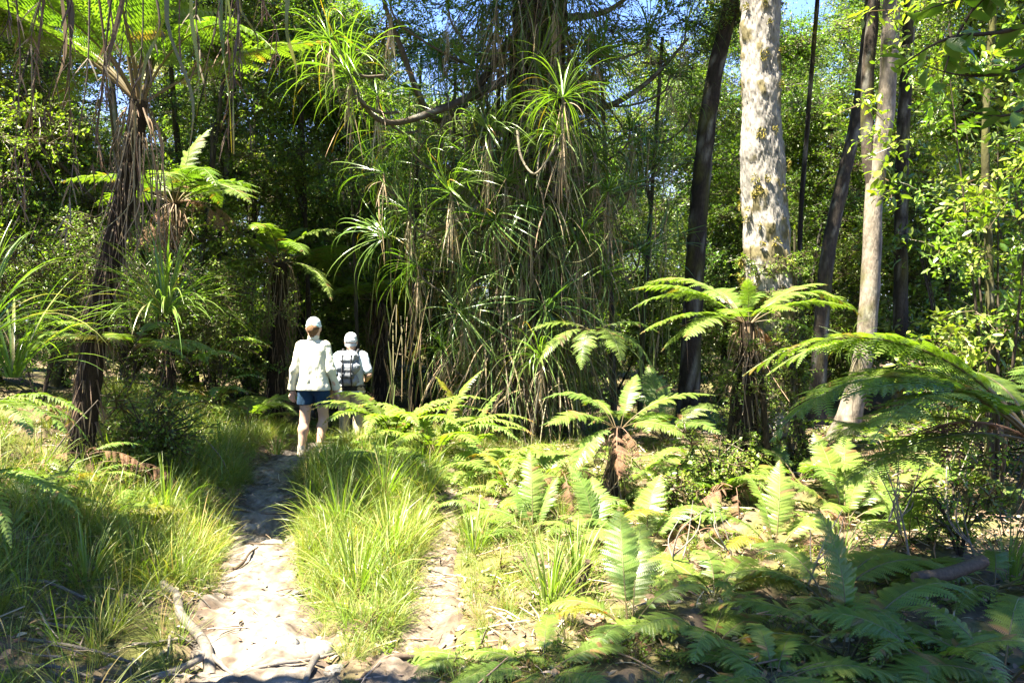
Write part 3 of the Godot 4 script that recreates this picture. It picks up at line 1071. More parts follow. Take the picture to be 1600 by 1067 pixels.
	flesh(shorts, [[Vector3(-0.075, 0.84, 0), Vector3(0.075, 0.84, 0), 0.104, 0.104], [hip_l + Vector3(-0.005, 0, 0), hip_l.lerp(knee_l, 0.6) + Vector3(-0.008, 0, 0), 0.098, 0.092], [hip_r + Vector3(0.005, 0, 0), hip_r.lerp(knee_r, 0.6) + Vector3(0.008, 0, 0), 0.098, 0.092]], 0.015, 0.0105, Color(0.018, 0.045, 0.085), [[Vector3(0, 0.625, 0), Vector3(0, -1, 0)], [Vector3(0, 0.9, 0), Vector3(0, 1, 0)]], 0.007)
	part("shorts", shorts.mesh(), M.cloth, o)
	var hair := Sheet.new()
	flesh(hair, [[Vector3(0, 1.52, 0.005), Vector3(0, 1.50, 0.03), 0.082, 0.070], [Vector3(0, 1.47, 0.035), Vector3(0, 1.44, 0.04), 0.058, 0.045]], 0.02, 0.008, Color(0.13, 0.075, 0.04), [[Vector3(0, 1.5, -0.03), Vector3(0, 0, -1)]], 0.012, 0.5)
	part("hair", hair.mesh(), M.fern_dead, o)
	var cap := Sheet.new()
	flesh(cap, [[Vector3(0, 1.545, -0.012), Vector3(0, 1.562, -0.012), 0.089, 0.082]], 0.02, 0.0075, Color(0.62, 0.70, 0.72), [[Vector3(0, 1.515, 0), Vector3(0, -1, 0.12)], [Vector3(0, 1.645, 0), Vector3(0, 1, 0)]], 0.004, 0.0, [[Vector3(0.06, 1.55, 0.06), 0.02, Color(0.2, 0.5, 0.55)], [Vector3(-0.05, 1.56, 0.07), 0.022, Color(0.25, 0.52, 0.58)], [Vector3(0.01, 1.535, 0.085), 0.02, Color(0.22, 0.5, 0.55)]])
	var cm := part("cap", cap.mesh(), M.cloth, o)
	var peak := Sheet.new()
	flesh(peak, [[Vector3(-0.04, 1.525, -0.11), Vector3(0.04, 1.525, -0.11), 0.028, 0.028], [Vector3(-0.03, 1.522, -0.14), Vector3(0.03, 1.522, -0.14), 0.025, 0.025]], 0.02, 0.008, Color(0.62, 0.70, 0.72), [[Vector3(0, 1.532, 0), Vector3(0, 1, 0.1)], [Vector3(0, 1.52, 0), Vector3(0, -1, -0.1)]])
	part("peak", peak.mesh(), M.cloth, cm)
	var watch := Sheet.new()
	ring_strap(watch, wr_l + Vector3(0, -0.002, 0), Vector3(0.15, 1, 0.1), 0.027, 0.027, 0.02, 0.003, Color(0.02, 0.02, 0.025))
	part("watch", watch.mesh(), M.stalk, o)
	for a: Vector3 in [ank_l, ank_r]:
		var shoe := Sheet.new()
		flesh(shoe, [[a + Vector3(0, -0.035, 0.02), a + Vector3(0, -0.045, -0.14), 0.045, 0.038], [a + Vector3(0, 0.01, 0.0), a + Vector3(0, -0.03, -0.05), 0.046, 0.042]], 0.02, 0.009, Color(0.34, 0.30, 0.25), [[a + Vector3(0, -0.082, 0), Vector3(0, -1, 0)], [a + Vector3(0, 0.035, 0), Vector3(0, 1, 0)]], 0.004)
		var sm2 := part("shoe", shoe.mesh(), M.cloth, o)
		var sock := Sheet.new()
		ring_strap(sock, a + Vector3(0, 0.045, 0), Vector3(0, 1, 0.02), 0.038, 0.038, 0.07, 0.004, Color(0.55, 0.53, 0.48))
		part("sock", sock.mesh(), M.cloth, sm2)
	# ---- second walker: pale blue shirt, khaki trousers, grey pack
	at = on_land(Vector2(-2.29, -11.40), 0.0)
	var w := thing("person", "farther walker in pale blue shirt, khaki trousers and white cap, carrying a pack", "person", at, "walkers on the track")
	w.scale = Vector3.ONE * 0.95
	var sl := Vector3(-0.19, 1.41, 0)
	var sr := Vector3(0.19, 1.41, 0)
	var e_l := Vector3(-0.27, 1.13, 0.03)
	var e_r := Vector3(0.285, 1.14, 0.06)
	var w_l := Vector3(-0.20, 1.02, -0.2)
	var w_r := Vector3(0.20, 1.04, -0.18)
	var hl := Vector3(-0.095, 0.90, 0)
	var hr := Vector3(0.095, 0.90, 0)
	var kl := Vector3(-0.11, 0.49, -0.06)
	var kr := Vector3(0.11, 0.49, 0.0)
	var al := Vector3(-0.11, 0.09, 0.0)
	var ar := Vector3(0.12, 0.09, 0.10)
	body = Sheet.new()
	flesh(body, [
		[Vector3(-0.07, 0.95, 0), Vector3(0.07, 0.95, 0), 0.11, 0.11], [Vector3(0, 0.95, 0), Vector3(0, 1.2, 0), 0.105, 0.10], [Vector3(-0.07, 1.31, 0), Vector3(0.07, 1.31, 0), 0.095, 0.095], [Vector3(-0.15, 1.41, 0), Vector3(0.15, 1.41, 0), 0.048, 0.048], [Vector3(0, 1.4, 0), Vector3(0, 1.54, -0.02), 0.06, 0.058],
		[sl, e_l, 0.056, 0.043], [e_l, w_l, 0.042, 0.029], [sr, e_r, 0.056, 0.043], [e_r, w_r, 0.042, 0.029],
		[hl, kl, 0.092, 0.06], [kl, al, 0.058, 0.038], [hr, kr, 0.092, 0.06], [kr, ar, 0.058, 0.038],
		[Vector3(0, 1.57, -0.03), Vector3(0, 1.64, -0.025), 0.074, 0.083], [Vector3(0, 1.55, -0.065), Vector3(0, 1.57, -0.07), 0.045, 0.05], [Vector3(0, 1.59, -0.112), Vector3(0, 1.58, -0.13), 0.012, 0.015], [Vector3(-0.084, 1.59, -0.02), Vector3(-0.087, 1.62, -0.01), 0.012, 0.016], [Vector3(0.084, 1.59, -0.02), Vector3(0.087, 1.62, -0.01), 0.012, 0.016],
	], 0.03, 0.0125, skin, [], 0.0, 0.08, [[Vector3(-0.03, 1.615, -0.105), 0.013, Color(0.08, 0.06, 0.05)], [Vector3(0.03, 1.615, -0.105), 0.013, Color(0.08, 0.06, 0.05)], [Vector3(0, 1.55, -0.115), 0.014, Color(0.4, 0.15, 0.12)]])
	hand(body, w_l, Vector3(0.4, 0.1, -0.9).normalized(), Vector3(-0.7, 0, -0.3).normalized(), Vector3(0.1, 1, 0.1).normalized(), skin)
	hand(body, w_r, Vector3(-0.4, 0.1, -0.9).normalized(), Vector3(0.7, 0, -0.3).normalized(), Vector3(-0.1, 1, 0.1).normalized(), skin)
	part("body", body.mesh(), M.skin, w)
	var blue := Color(0.50, 0.60, 0.68)
	shirt = Sheet.new()
	flesh(shirt, [[Vector3(-0.085, 0.90, 0), Vector3(0.085, 0.90, 0), 0.132, 0.132], [Vector3(-0.065, 0.95, 0), Vector3(-0.07, 1.3, 0), 0.13, 0.125], [Vector3(0.065, 0.95, 0), Vector3(0.07, 1.3, 0), 0.13, 0.125], [Vector3(-0.16, 1.42, 0), Vector3(0.16, 1.42, 0), 0.07, 0.07], [Vector3(0, 1.43, 0), Vector3(0, 1.49, -0.01), 0.08, 0.07], [sl, sl.lerp(e_l, 0.75), 0.072, 0.074], [sr, sr.lerp(e_r, 0.75), 0.072, 0.074]], 0.03, 0.012, blue, [[Vector3(0, 0.87, 0), Vector3(0, -1, 0)], [Vector3(0, 1.50, 0), Vector3(0, 1, 0)]], 0.010)
	part("shirt", shirt.mesh(), M.cloth, w)
	var legs := Sheet.new()
	flesh(legs, [[Vector3(-0.085, 0.93, 0), Vector3(0.085, 0.93, 0), 0.135, 0.135], [hl, kl, 0.112, 0.085], [kl, al, 0.085, 0.07], [hr, kr, 0.112, 0.085], [kr, ar, 0.085, 0.07]], 0.02, 0.013, Color(0.42, 0.36, 0.23), [[Vector3(0, 0.10, 0), Vector3(0, -1, 0)]], 0.009)
	part("trousers", legs.mesh(), M.cloth, w)
	cap = Sheet.new()
	flesh(cap, [[Vector3(0, 1.655, -0.022), Vector3(0, 1.68, -0.022), 0.098, 0.092]], 0.02, 0.009, Color(0.72, 0.76, 0.80), [[Vector3(0, 1.615, 0), Vector3(0, -1, 0.12)]], 0.003)
	cm = part("cap", cap.mesh(), M.cloth, w)
	peak = Sheet.new()
	flesh(peak, [[Vector3(-0.04, 1.635, -0.125), Vector3(0.04, 1.635, -0.125), 0.03, 0.03], [Vector3(-0.03, 1.632, -0.16), Vector3(0.03, 1.632, -0.16), 0.025, 0.025]], 0.02, 0.009, Color(0.72, 0.76, 0.80), [[Vector3(0, 1.642, 0), Vector3(0, 1, 0.1)], [Vector3(0, 1.628, 0), Vector3(0, -1, -0.1)]])
	part("peak", peak.mesh(), M.cloth, cm)
	var flap := Sheet.new()
	ring_strap(flap, Vector3(0, 1.59, -0.015), Vector3(0, 1, 0.1), 0.086, 0.090, 0.045, 0.003, Color(0.45, 0.50, 0.56))
	part("hair_cover", flap.mesh(), M.cloth, cm)
	for a: Vector3 in [al, ar]:
		var shoe := Sheet.new()
		flesh(shoe, [[a + Vector3(0, -0.035, 0.02), a + Vector3(0, -0.045, -0.16), 0.05, 0.042], [a + Vector3(0, 0.02, 0.0), a + Vector3(0, -0.03, -0.05), 0.05, 0.045]], 0.02, 0.011, Color(0.10, 0.08, 0.06), [[a + Vector3(0, -0.086, 0), Vector3(0, -1, 0)]])
		part("shoe", shoe.mesh(), M.cloth, w)
	# the pack
	var pk := thing("backpack", "grey hiking pack with black straps on the farther walker's back", "backpack", at + Vector3(0, 1.18, 0.19))
	pk.scale = Vector3.ONE * 0.95
	var sack := Sheet.new()
	flesh(sack, [[Vector3(-0.08, -0.17, 0), Vector3(0.08, -0.17, 0), 0.085, 0.085], [Vector3(-0.085, 0.02, 0.02), Vector3(0.085, 0.02, 0.02), 0.10, 0.10], [Vector3(-0.07, 0.15, 0.0), Vector3(0.07, 0.15, 0.0), 0.085, 0.085], [Vector3(-0.06, 0.2, -0.01), Vector3(0.06, 0.2, -0.01), 0.06, 0.06]], 0.04, 0.011, Color(0.26, 0.29, 0.33), [], 0.016, 0.0)
	part("sack", sack.mesh(), M.cloth, pk)
	var lid := Sheet.new()
	flesh(lid, [[Vector3(-0.085, 0.185, 0.03), Vector3(0.085, 0.185, 0.03), 0.06, 0.06], [Vector3(-0.07, 0.13, 0.075), Vector3(0.07, 0.13, 0.075), 0.04, 0.04]], 0.03, 0.011, Color(0.36, 0.39, 0.43), [], 0.010)
	part("lid", lid.mesh(), M.cloth, pk)
	var pocket := Sheet.new()
	flesh(pocket, [[Vector3(-0.06, -0.1, 0.085), Vector3(0.06, -0.1, 0.085), 0.05, 0.05], [Vector3(-0.05, -0.02, 0.09), Vector3(0.05, -0.02, 0.09), 0.04, 0.04]], 0.03, 0.011, Color(0.14, 0.15, 0.17), [], 0.010)
	part("pocket", pocket.mesh(), M.cloth, pk)
	for sx: float in [-0.06, 0.065]:
		var strap := Sheet.new()
		strap.tube([Vector3(sx, 0.2, 0.09), Vector3(sx, 0.08, 0.135), Vector3(sx, -0.08, 0.145), Vector3(sx, -0.24, 0.08), Vector3(sx * 0.5, -0.38, 0.0)], [0.009, 0.009, 0.009, 0.009, 0.007], 6, Color(0.02, 0.02, 0.025), Color(0.02, 0.02, 0.025))
		part("strap", strap.mesh(), M.cloth, pk)
		var sh := Sheet.new()
		sh.tube(curve_points([Vector3(sx * 1.6, 0.18, -0.05), Vector3(sx * 1.8, 0.27, -0.17), Vector3(sx * 1.9, 0.2, -0.31), Vector3(sx * 1.9, 0.0, -0.36), Vector3(sx * 2.3, -0.2, -0.28), Vector3(sx * 2.0, -0.2, -0.06)], 4), tapered(21, 0.018, 0.012), 6, Color(0.04, 0.04, 0.045), Color(0.04, 0.04, 0.045))
		part("shoulder_strap", sh.mesh(), M.cloth, pk)
	var belt := Sheet.new()
	ring_strap(belt, Vector3(0, -0.30, -0.2), Vector3.UP, 0.215, 0.145, 0.075, 0.008, Color(0.025, 0.028, 0.03))
	part("hip_belt", belt.mesh(), M.cloth, pk)

# ---------------------------------------------------------------- composition
func lay_shafts() -> void:
	# places that the sun reaches through gaps in the crowns
	shaft(Vector3(-1.25, 0, -4.0), Vector3(-1.8, 0.1, -6.2), 0.36)
	shaft(Vector3(-0.75, 0.3, -4.4), Vector3(-1.25, 0.3, -8.6), 0.75)
	shaft(Vector3(-0.3, 0.2, -4.2), Vector3(0.1, 0.2, -7.2), 0.65)
	shaft(Vector3(-1.6, 0.7, -8.7), Vector3(-0.1, 0.7, -8.2), 0.8)
	shaft(Vector3(0.4, 0.7, -6.6), Vector3(2.4, 0.6, -6.7), 0.8)
	shaft(Vector3(0.9, 0.3, -5.8), Vector3(2.0, 0.3, -6.0), 0.7)
	shaft(Vector3(2.55, 1.82, -7.90), Vector3(2.52, 4.75, -7.90), 0.6)
	shaft(Vector3(1.74, 1.80, -7.30), Vector3(2.50, 1.75, -7.30), 0.8)
	shaft(Vector3(4.23, 3.52, -9.50), Vector3(4.06, 0.50, -9.50), 0.6)
	shaft(Vector3(0.54, 4.28, -8.60), Vector3(0.51, 3.07, -8.60), 0.5)
	shaft(Vector3(-1.99, 4.76, -9.00), Vector3(-1.71, 4.06, -9.00), 0.6)
	shaft(Vector3(-0.82, 3.13, -9.40), Vector3(-0.60, 3.28, -9.40), 0.2)
	shaft(Vector3(-5.05, 4.66, -8.00), Vector3(-2.26, 3.99, -6.50), 2.2)
	shaft(Vector3(-4.21, 3.34, -10.20), Vector3(-3.07, 3.26, -10.20), 1.1)
	shaft(Vector3(-2.75, 1.98, -4.50), Vector3(-2.54, 1.83, -4.50), 0.2)
	shaft(Vector3(-2.61, 1.97, -6.20), Vector3(-2.32, 1.87, -6.20), 0.5)
	shaft(Vector3(-2.34, 1.40, -7.00), Vector3(-2.56, 1.40, -7.00), 0.35)
	shaft(Vector3(-2.41, 1.56, -9.30), Vector3(-2.38, 0.45, -9.30), 0.75)
	shaft(Vector3(-2.48, 1.36, -12.20), Vector3(-2.48, 0.87, -12.20), 0.4)
	shaft(Vector3(-3.54, 1.34, -6.00), Vector3(-3.11, 1.05, -6.00), 0.3)
	shaft(Vector3(-4.41, 2.23, -7.50), Vector3(-4.05, 2.64, -7.50), 0.3)
	shaft(Vector3(-2.9, 0.4, -6.4), Vector3(-2.7, 0.3, -8.0), 0.35)
	shaft(Vector3(3.34, 3.19, -6.20), Vector3(3.55, 2.22, -6.20), 0.9)
	shaft(Vector3(2.75, 0.64, -6.50), Vector3(2.24, 0.17, -6.50), 0.5)
	shaft(Vector3(-0.18, 0.08, -3.75), Vector3(0.00, 0.09, -3.80), 0.2)
	shaft(Vector3(0.67, 0.17, -4.20), Vector3(0.64, 0.07, -4.20), 0.0)

func order_of(x: float, all: Array) -> String:
	# its place among its neighbours, counted from the left
	var n := 0
	for q in all:
		if q[0] < x:
			n += 1
	return ", %s from left" % ["first", "second", "third", "fourth", "fifth", "sixth", "seventh", "eighth", "ninth", "tenth", "eleventh", "twelfth", "thirteenth", "fourteenth", "fifteenth", "sixteenth"][n]

func build_forest() -> void:
	# bush behind the clearing: rows of leafy trees, each zone named for what stands before it
	# kinds of tree differ a little in leaf colour; they stand mixed
	var kinds := [Color(1.08, 1.03, 0.9), Color(0.95, 1.0, 0.95), Color(0.88, 0.95, 0.9), Color(1.0, 1.0, 0.9)]
	var zones := [
		["sunny yellow green tree in the bush beyond the pale mossy trunk", "trees beyond the pale trunk", [[1130, 17, 7.6], [1250, 15.5, 6.2], [1195, 22, 9.4], [1330, 19, 10.5], [1070, 21, 8.0], [1150, 27, 11.5], [1300, 27, 12.5], [1230, 30, 12]], 210],
		["leafy bright green tree closing the view behind the forked trunks", "trees behind the forked trunks", [[1470, 14, 8], [1540, 16, 10], [1620, 13, 9], [1400, 18, 11], [1480, 22, 13], [1590, 23, 13], [1690, 18, 12]], 220],
		["tall green tree seen through the shaggy climber-hung trunk", "trees behind the shaggy trunk", [[960, 18, 5.8], [860, 17, 7], [760, 18, 7], [1010, 23, 8.4], [900, 26, 9.5], [700, 24, 7.5]], 200],
		["dark shaded tree in the gloom behind the two walkers", "shaded trees behind the walkers", [[650, 16, 5.6], [560, 18, 8], [470, 16, 10], [390, 14, 9], [520, 23, 12], [610, 22, 7.8], [420, 21, 12]], 240],
		["bright leafy tree high behind the slanting tree fern", "trees behind the slanting tree fern", [[300, 13, 8.5], [200, 11, 7.5], [90, 12, 8], [-20, 10, 7.5], [250, 18, 12], [120, 18, 12], [330, 22, 13], [0, 20, 12]], 220],
	]
	for z in zones:
		for s in z[2]:
			var place := order_of(s[0], z[2])
			var d: float = s[1]
			bush_tree(z[0] + place, Vector2((s[0] - 800.0) / 1256.0 * d, -d), s[2] + rnd(-0.5, 0.8), rnd(1.7, 2.5) * (1.0 + (d - 15.0) * 0.02), 0.5, int(z[3] * (0.8 + d * 0.014)), 1.0 + (d - 13.0) * 0.015, kinds[rng.randi() % 4], z[1])
	# the far edge, where single trees cannot be told apart
	var o := Node3D.new()
	o.name = "far_forest"
	o.set_meta("kind", "stuff")
	o.set_meta("label", "distant mass of green forest closing the view")
	add_child(o)
	var where := []
	for i in 1500:
		var a := rnd(-0.72, 0.72)
		var d := rnd(30, 38)
		var x := a * d
		where.append(Vector3(x, pow(rng.randf(), 0.8) * (7.0 + 2.5 * bumpy.get_noise_1d(x * 0.3) + 3.0 * smoothstep(9.0, 16.0, absf(x - 2.0))), -d))
	clumps(o, "far_crowns", "far", where, 1.7, Color.WHITE, "leaf", false)

func build_canopy() -> void:
	# crowns overhead that shade the clearing; their trunks stand outside the picture
	var roots := [Vector2(-8.5, -3.0), Vector2(-7.0, 2.5), Vector2(-12.0, -8.5), Vector2(-2.5, 4.5), Vector2(3.0, 3.0), Vector2(-14.0, 0.0), Vector2(5.5, -2.5), Vector2(-9.5, -13.5), Vector2(9.5, -12.5)]
	var words := ["leaning over the left bank", "behind the left bank fern", "beyond the far left of the bank", "rising behind the viewpoint", "rising behind the dark near ferns", "at the outer left edge of the bush", "beside the dark fern thicket at right", "far back on the shaded left", "outside the right edge behind the leafy shrubs"]
	var leaves := []
	for r in roots:
		leaves.append([])
	for i in 4000:
		var f := Vector3(rnd(-14, 10), 0, rnd(5, -14))
		if i % 10 == 1:
			f = Vector3(rnd(0.5, 6.0), 0, rnd(-2.2, -4.7))
		elif i % 30 == 7:
			f = Vector3(rnd(-1.2, 0.4), 0, rnd(-2.4, -3.5))
		elif i % 9 == 5:
			f = Vector3(rnd(-0.5, 4.0), 0, rnd(-9.2, -13.0))
		elif i % 10 == 4:
			f = Vector3(rnd(3.0, 12.0), 0, rnd(-11.0, -18.0))
		elif i % 9 == 3:
			f = Vector3(rnd(-5.0, -2.1), 0, rnd(-2.0, -5.3))
		elif i % 8 == 0:
			f = Vector3(rnd(-12, -1.5), 0, rnd(-12, -24))
		var p := f + SUN / SUN.y * rnd(7.6, 11.5)
		var best := 0
		for k in roots.size():
			if Vector2(p.x, p.z).distance_to(roots[k]) < Vector2(p.x, p.z).distance_to(roots[best]):
				best = k
		leaves[best].append(p)
	for k in roots.size():
		var at: Vector2 = roots[k]
		var o := thing("canopy_tree", "tall canopy tree " + words[k] + ", its crown shading the track", "tree", on_land(at), "canopy trees round the clearing")
		trunk_of(o, [Vector3(0, -0.2, 0), Vector3(0.1, 3, 0.1), Vector3(-0.1, 6, 0.2), Vector3(0.2, 9.5, 0)], 0.26, 0.10, Color(0.15, 0.12, 0.09))
		for j in 6:
			if leaves[k].size() > 8:
				var e: Vector3 = leaves[k][(j * 37) % leaves[k].size()] - o.position
				trunk_of(o, [Vector3(0, 5.5 + j * 0.5, 0.1), e * 0.5 + Vector3(0, 3.6, 0), e], 0.08, 0.02, Color(0.15, 0.12, 0.09), "limb", 4, 6)
		clumps(o, "crown", "far", leaves[k], 0.9, Color.WHITE)

func build_shaggy_tree() -> void:
	var at := on_land(Vector2(0.21, -10.60), 0.1)
	var o := thing("shaggy_tree", "broad dark trunk shaggy with climbers, vines and hanging dead leaves", "tree", at)
	trunk_of(o, [Vector3(0, -0.2, 0), Vector3(-0.05, 1.5, 0), Vector3(0.02, 3.2, 0), Vector3(0.12, 5.0, 0), Vector3(0.2, 8.0, 0), Vector3(0.1, 11.0, 0)], 0.62, 0.36, Color(0.10, 0.08, 0.055), "trunk", 14, 30)
	# climbing roots up the trunk
	for i in 40:
		var a := rnd(0.1, PI - 0.1)
		var y := rnd(0.0, 4.5)
		var l := rnd(0.9, 2.6)
		var s := Sheet.new()
		var line := []
		for k in 5:
			var yy := y + l * k / 4.0
			var aa := a + rnd(-0.12, 0.12)
			var r := lerpf(0.60, 0.46, clampf(yy / 6.0, 0, 1)) * (1.0 + 0.5 * exp(-yy * 3.0))
			line.append(Vector3(0.1 * yy / 5.0 + cos(aa) * r, yy, sin(aa) * r))
		var pts := curve_points(line, 5)
		s.tube(pts, tapered(pts.size(), rnd(0.012, 0.035), 0.012), 7, shade_of(Color(0.20, 0.16, 0.10), 0.4), shade_of(Color(0.22, 0.18, 0.11), 0.3), cells, 0.008, 12.0, 0.6)
		part("climbing_root", s.mesh(), M.root, o)
	# dead strap leaves hung up on it
	var sh := Sheet.new()
	for i in 2900:
		var a := rnd(-0.4, PI + 0.4)
		var y := rnd(0.7, 6.2)
		var r := lerpf(0.70, 0.55, clampf(y / 6.0, 0, 1)) + 0.22 * pow(rng.randf(), 2.0)
		var d := Vector3(cos(a), 0, sin(a))
		var col := shade_of([Color(0.24, 0.19, 0.11), Color(0.13, 0.10, 0.065), Color(0.10, 0.14, 0.04), Color(0.11, 0.16, 0.045)][rng.randi() % 4], 0.4)
		sh.strap(Vector3(0.1 * y / 5.0, y, 0) + d * r, d * rnd(0.1, 0.6) + Vector3.DOWN * rnd(0.4, 1.0) + rdir() * 0.5, rnd(0.3, 1.2), rnd(0.008, 0.020), 1.6, 6, col, shade_of(col, 0.2), 0.0, rnd(-1, 1))
	var hung := part("hanging_leaves", sh.mesh(), M.dry_strap, o)
	hung.set_meta("kind", "stuff")
	# strands trailing from the boughs on either side
	var tr := Sheet.new()
	for i in 900:
		var u := rnd(-1.9, 1.9)
		if absf(u) < 0.5:
			continue
		var y := rnd(1.2, 5.6) - 0.5 * absf(u)
		var col := shade_of(Color(0.24, 0.19, 0.11) if rng.randf() < 0.45 else Color(0.11, 0.15, 0.045), 0.4)
		tr.strap(Vector3(u, y, rnd(-0.3, 0.9)), Vector3.DOWN + rdir() * 0.3, rnd(0.3, 1.0), rnd(0.006, 0.014), 1.2, 5, col, shade_of(col, 0.2), 0.0, rnd(-1, 1))
	part("trailing_strands", tr.mesh(), M.dry_strap, o).set_meta("kind", "stuff")
	# moss and creeper leaves
	var where := []
	for i in 260:
		var a := rnd(0.0, PI)
		var y := rnd(0.1, 6.0)
		where.append(at + Vector3(cos(a), 0, sin(a)) * lerpf(0.62, 0.48, y / 6.0) + Vector3(0.1 * y / 5.0, y, 0))
	clumps(o, "creeper_leaves", "cover", where, 1.3, Color(1.0, 1.0, 0.85), "leaf", false)
	# boughs
	var boughs := [
		[Vector3(0.00, 4.76, -10.40), Vector3(-0.84, 4.14, -9.60), Vector3(-1.46, 3.89, -9.20), Vector3(-1.81, 4.27, -9.00)],
		[Vector3(0.00, 5.25, -10.40), Vector3(-0.86, 4.07, -9.90), Vector3(-1.36, 4.97, -9.60), Vector3(-1.57, 5.61, -9.50)],
		[Vector3(0.33, 4.60, -10.40), Vector3(1.09, 4.41, -10.60), Vector3(1.81, 4.83, -10.90), Vector3(2.39, 5.46, -11.00)],
		[Vector3(0.33, 5.50, -10.40), Vector3(1.19, 5.73, -10.80), Vector3(1.73, 6.15, -11.00)],
		[Vector3(0.00, 3.62, -10.40), Vector3(-0.47, 2.96, -9.80), Vector3(-1.17, 2.69, -10.20)],
	]
	for l in boughs:
		var local := []
		for p: Vector3 in l:
			local.append(p - at)
		trunk_of(o, local, 0.075, 0.03, Color(0.15, 0.12, 0.085), "bough", 8, 8)
	# crown overhead
	var crown := []
	for i in 420:
		var d := rdir()
		crown.append(at + Vector3(-1.2, 9.6, 0.8) + Vector3(d.x * 4.2, d.y * 1.6, d.z * 3.4) * pow(rng.randf(), 0.4))
	clumps(o, "crown", "far", crown, 1.3, Color.WHITE)
	# strap-leaved climbers: [place, size, what sets it apart, tint, skirt, tilt, yaw]
	var list := [
		[Vector3(0.54, 4.00, -8.60), 0.85, "bright sunlit yellow green climber tuft on a pale looped stem", "strap_leaf", 1.0, 0, 0],
		[Vector3(0.53, 3.59, -8.65), 0.62, "smaller green tuft directly under the bright sunlit one, with long tan skirt", "strap_leaf", 1.2, 0, 0],
		[Vector3(-0.26, 3.83, -9.40), 0.8, "green tuft left of the bright sunlit climber, leaves drooping in shade", "strap_leaf", 1.2, 30, 190],
		[Vector3(-1.79, 4.35, -9.00), 0.85, "sunlit green tuft on the outer left bough end", "strap_leaf", 0.9, 25, 170],
		[Vector3(-2.00, 4.73, -8.90), 0.8, "highest green tuft on the outer left bough", "strap_leaf", 0.8, 25, 185],
		[Vector3(-1.53, 4.18, -9.20), 0.7, "green tuft just inside the outer left bough end", "strap_leaf", 1.1, 20, 150],
		[Vector3(-1.26, 2.97, -9.90), 0.75, "pale-leaved tuft drooping left at half height of the shaggy trunk", "strap_leaf", 0.9, 45, 185],
		[Vector3(-0.72, 3.14, -9.50), 0.85, "glossy tuft leaning left with glinting leaves, mid height", "strap_leaf", 1.1, 45, 190],
		[Vector3(-1.18, 2.33, -10.20), 0.75, "lone lower left tuft with white glinting leaves", "strap_cool", 1.0, 45, 180],
		[Vector3(-0.49, 2.19, -9.90), 0.75, "dark glossy tuft on the left flank of the trunk", "strap_leaf", 0.8, 50, 200],
		[Vector3(0.34, 1.19, -9.40), 0.62, "small lime green tuft low on the trunk with tan skirt", "strap_leaf", 1.1, 15, 200],
		[Vector3(1.17, 3.19, -9.80), 0.7, "shaded tuft right of the bright climber's skirt", "strap_cool", 1.2, 20, 10],
		[Vector3(2.02, 2.95, -10.60), 0.75, "shaded tuft nearest the dark leaning trunk", "strap_leaf", 1.1, 15, 0],
		[Vector3(1.52, 4.07, -10.40), 0.8, "dark tuft on the right bough below the crossing twigs", "strap_cool", 1.2, 10, 0],
		[Vector3(1.85, 5.47, -10.90), 0.8, "dark spiky tuft against the blue sky gap, inner of the right pair", "strap_leaf", 0.6, 0, 0],
		[Vector3(2.36, 5.55, -11.00), 0.75, "dark spiky tuft at the tip of the right bough", "strap_cool", 0.9, 0, 0],
		[Vector3(2.48, 4.52, -11.20), 0.6, "dark small tuft hanging beside the leaning trunk", "strap_leaf", 0.9, 0, 0],
		[Vector3(-0.19, 5.43, -9.80), 0.8, "topmost tuft on the trunk front with long pale hanging leaves", "strap_cool", 1.4, 10, 200],
		[Vector3(-0.77, 5.39, -9.80), 0.7, "shaded tuft at the top left of the trunk", "strap_leaf", 1.4, 10, 180],
		[Vector3(0.54, 5.54, -9.80), 0.75, "shaded tuft at the top right of the trunk", "strap_cool", 1.5, 10, 0],
		[Vector3(0.23, 2.95, -9.70), 0.7, "shaded tuft in the middle of the trunk under the looped stem", "strap_leaf", 1.4, 10, 270],
		[Vector3(0.82, 2.61, -9.80), 0.7, "shaded tuft with tangled tan leaves right of trunk middle", "strap_cool", 1.5, 20, 330],
		[Vector3(-0.24, 1.48, -10.00), 0.6, "drab tuft on the lower left of the trunk", "strap_leaf", 1.2, 30, 220],
		[Vector3(-0.90, 1.27, -10.30), 0.55, "small tuft beside the foot of the shaggy trunk", "strap_cool", 1.0, 10, 180],
		[Vector3(0.70, 1.91, -9.80), 0.6, "dark tuft above the hanging dark fern", "strap_leaf", 1.2, 25, 300],
		[Vector3(0.12, 2.18, -9.80), 0.55, "dull tuft with limp leaves on the trunk's middle front", "strap_cool", 1.5, 20, 260],
		[Vector3(-1.41, 5.27, -9.40), 0.7, "shaded tuft over the left bough against bright sky", "strap_leaf", 1.3, 10, 180],
	]
	for q in list:
		var p: Vector3 = q[0]
		var up := p.y - at.y
		var hold := Vector3(at.x + 0.1 * up / 5.0 + clampf(p.x - at.x, -0.4, 0.4), p.y - 0.5, at.z + 0.35)
		var a: float = q[5]
		if p.distance_to(hold) > 1.7:
			hold = p + Vector3((at.x - p.x) * 0.25, -0.35, -0.2)
		climber(q[2], p, q[1], hold, q[3], q[4], a, q[6])
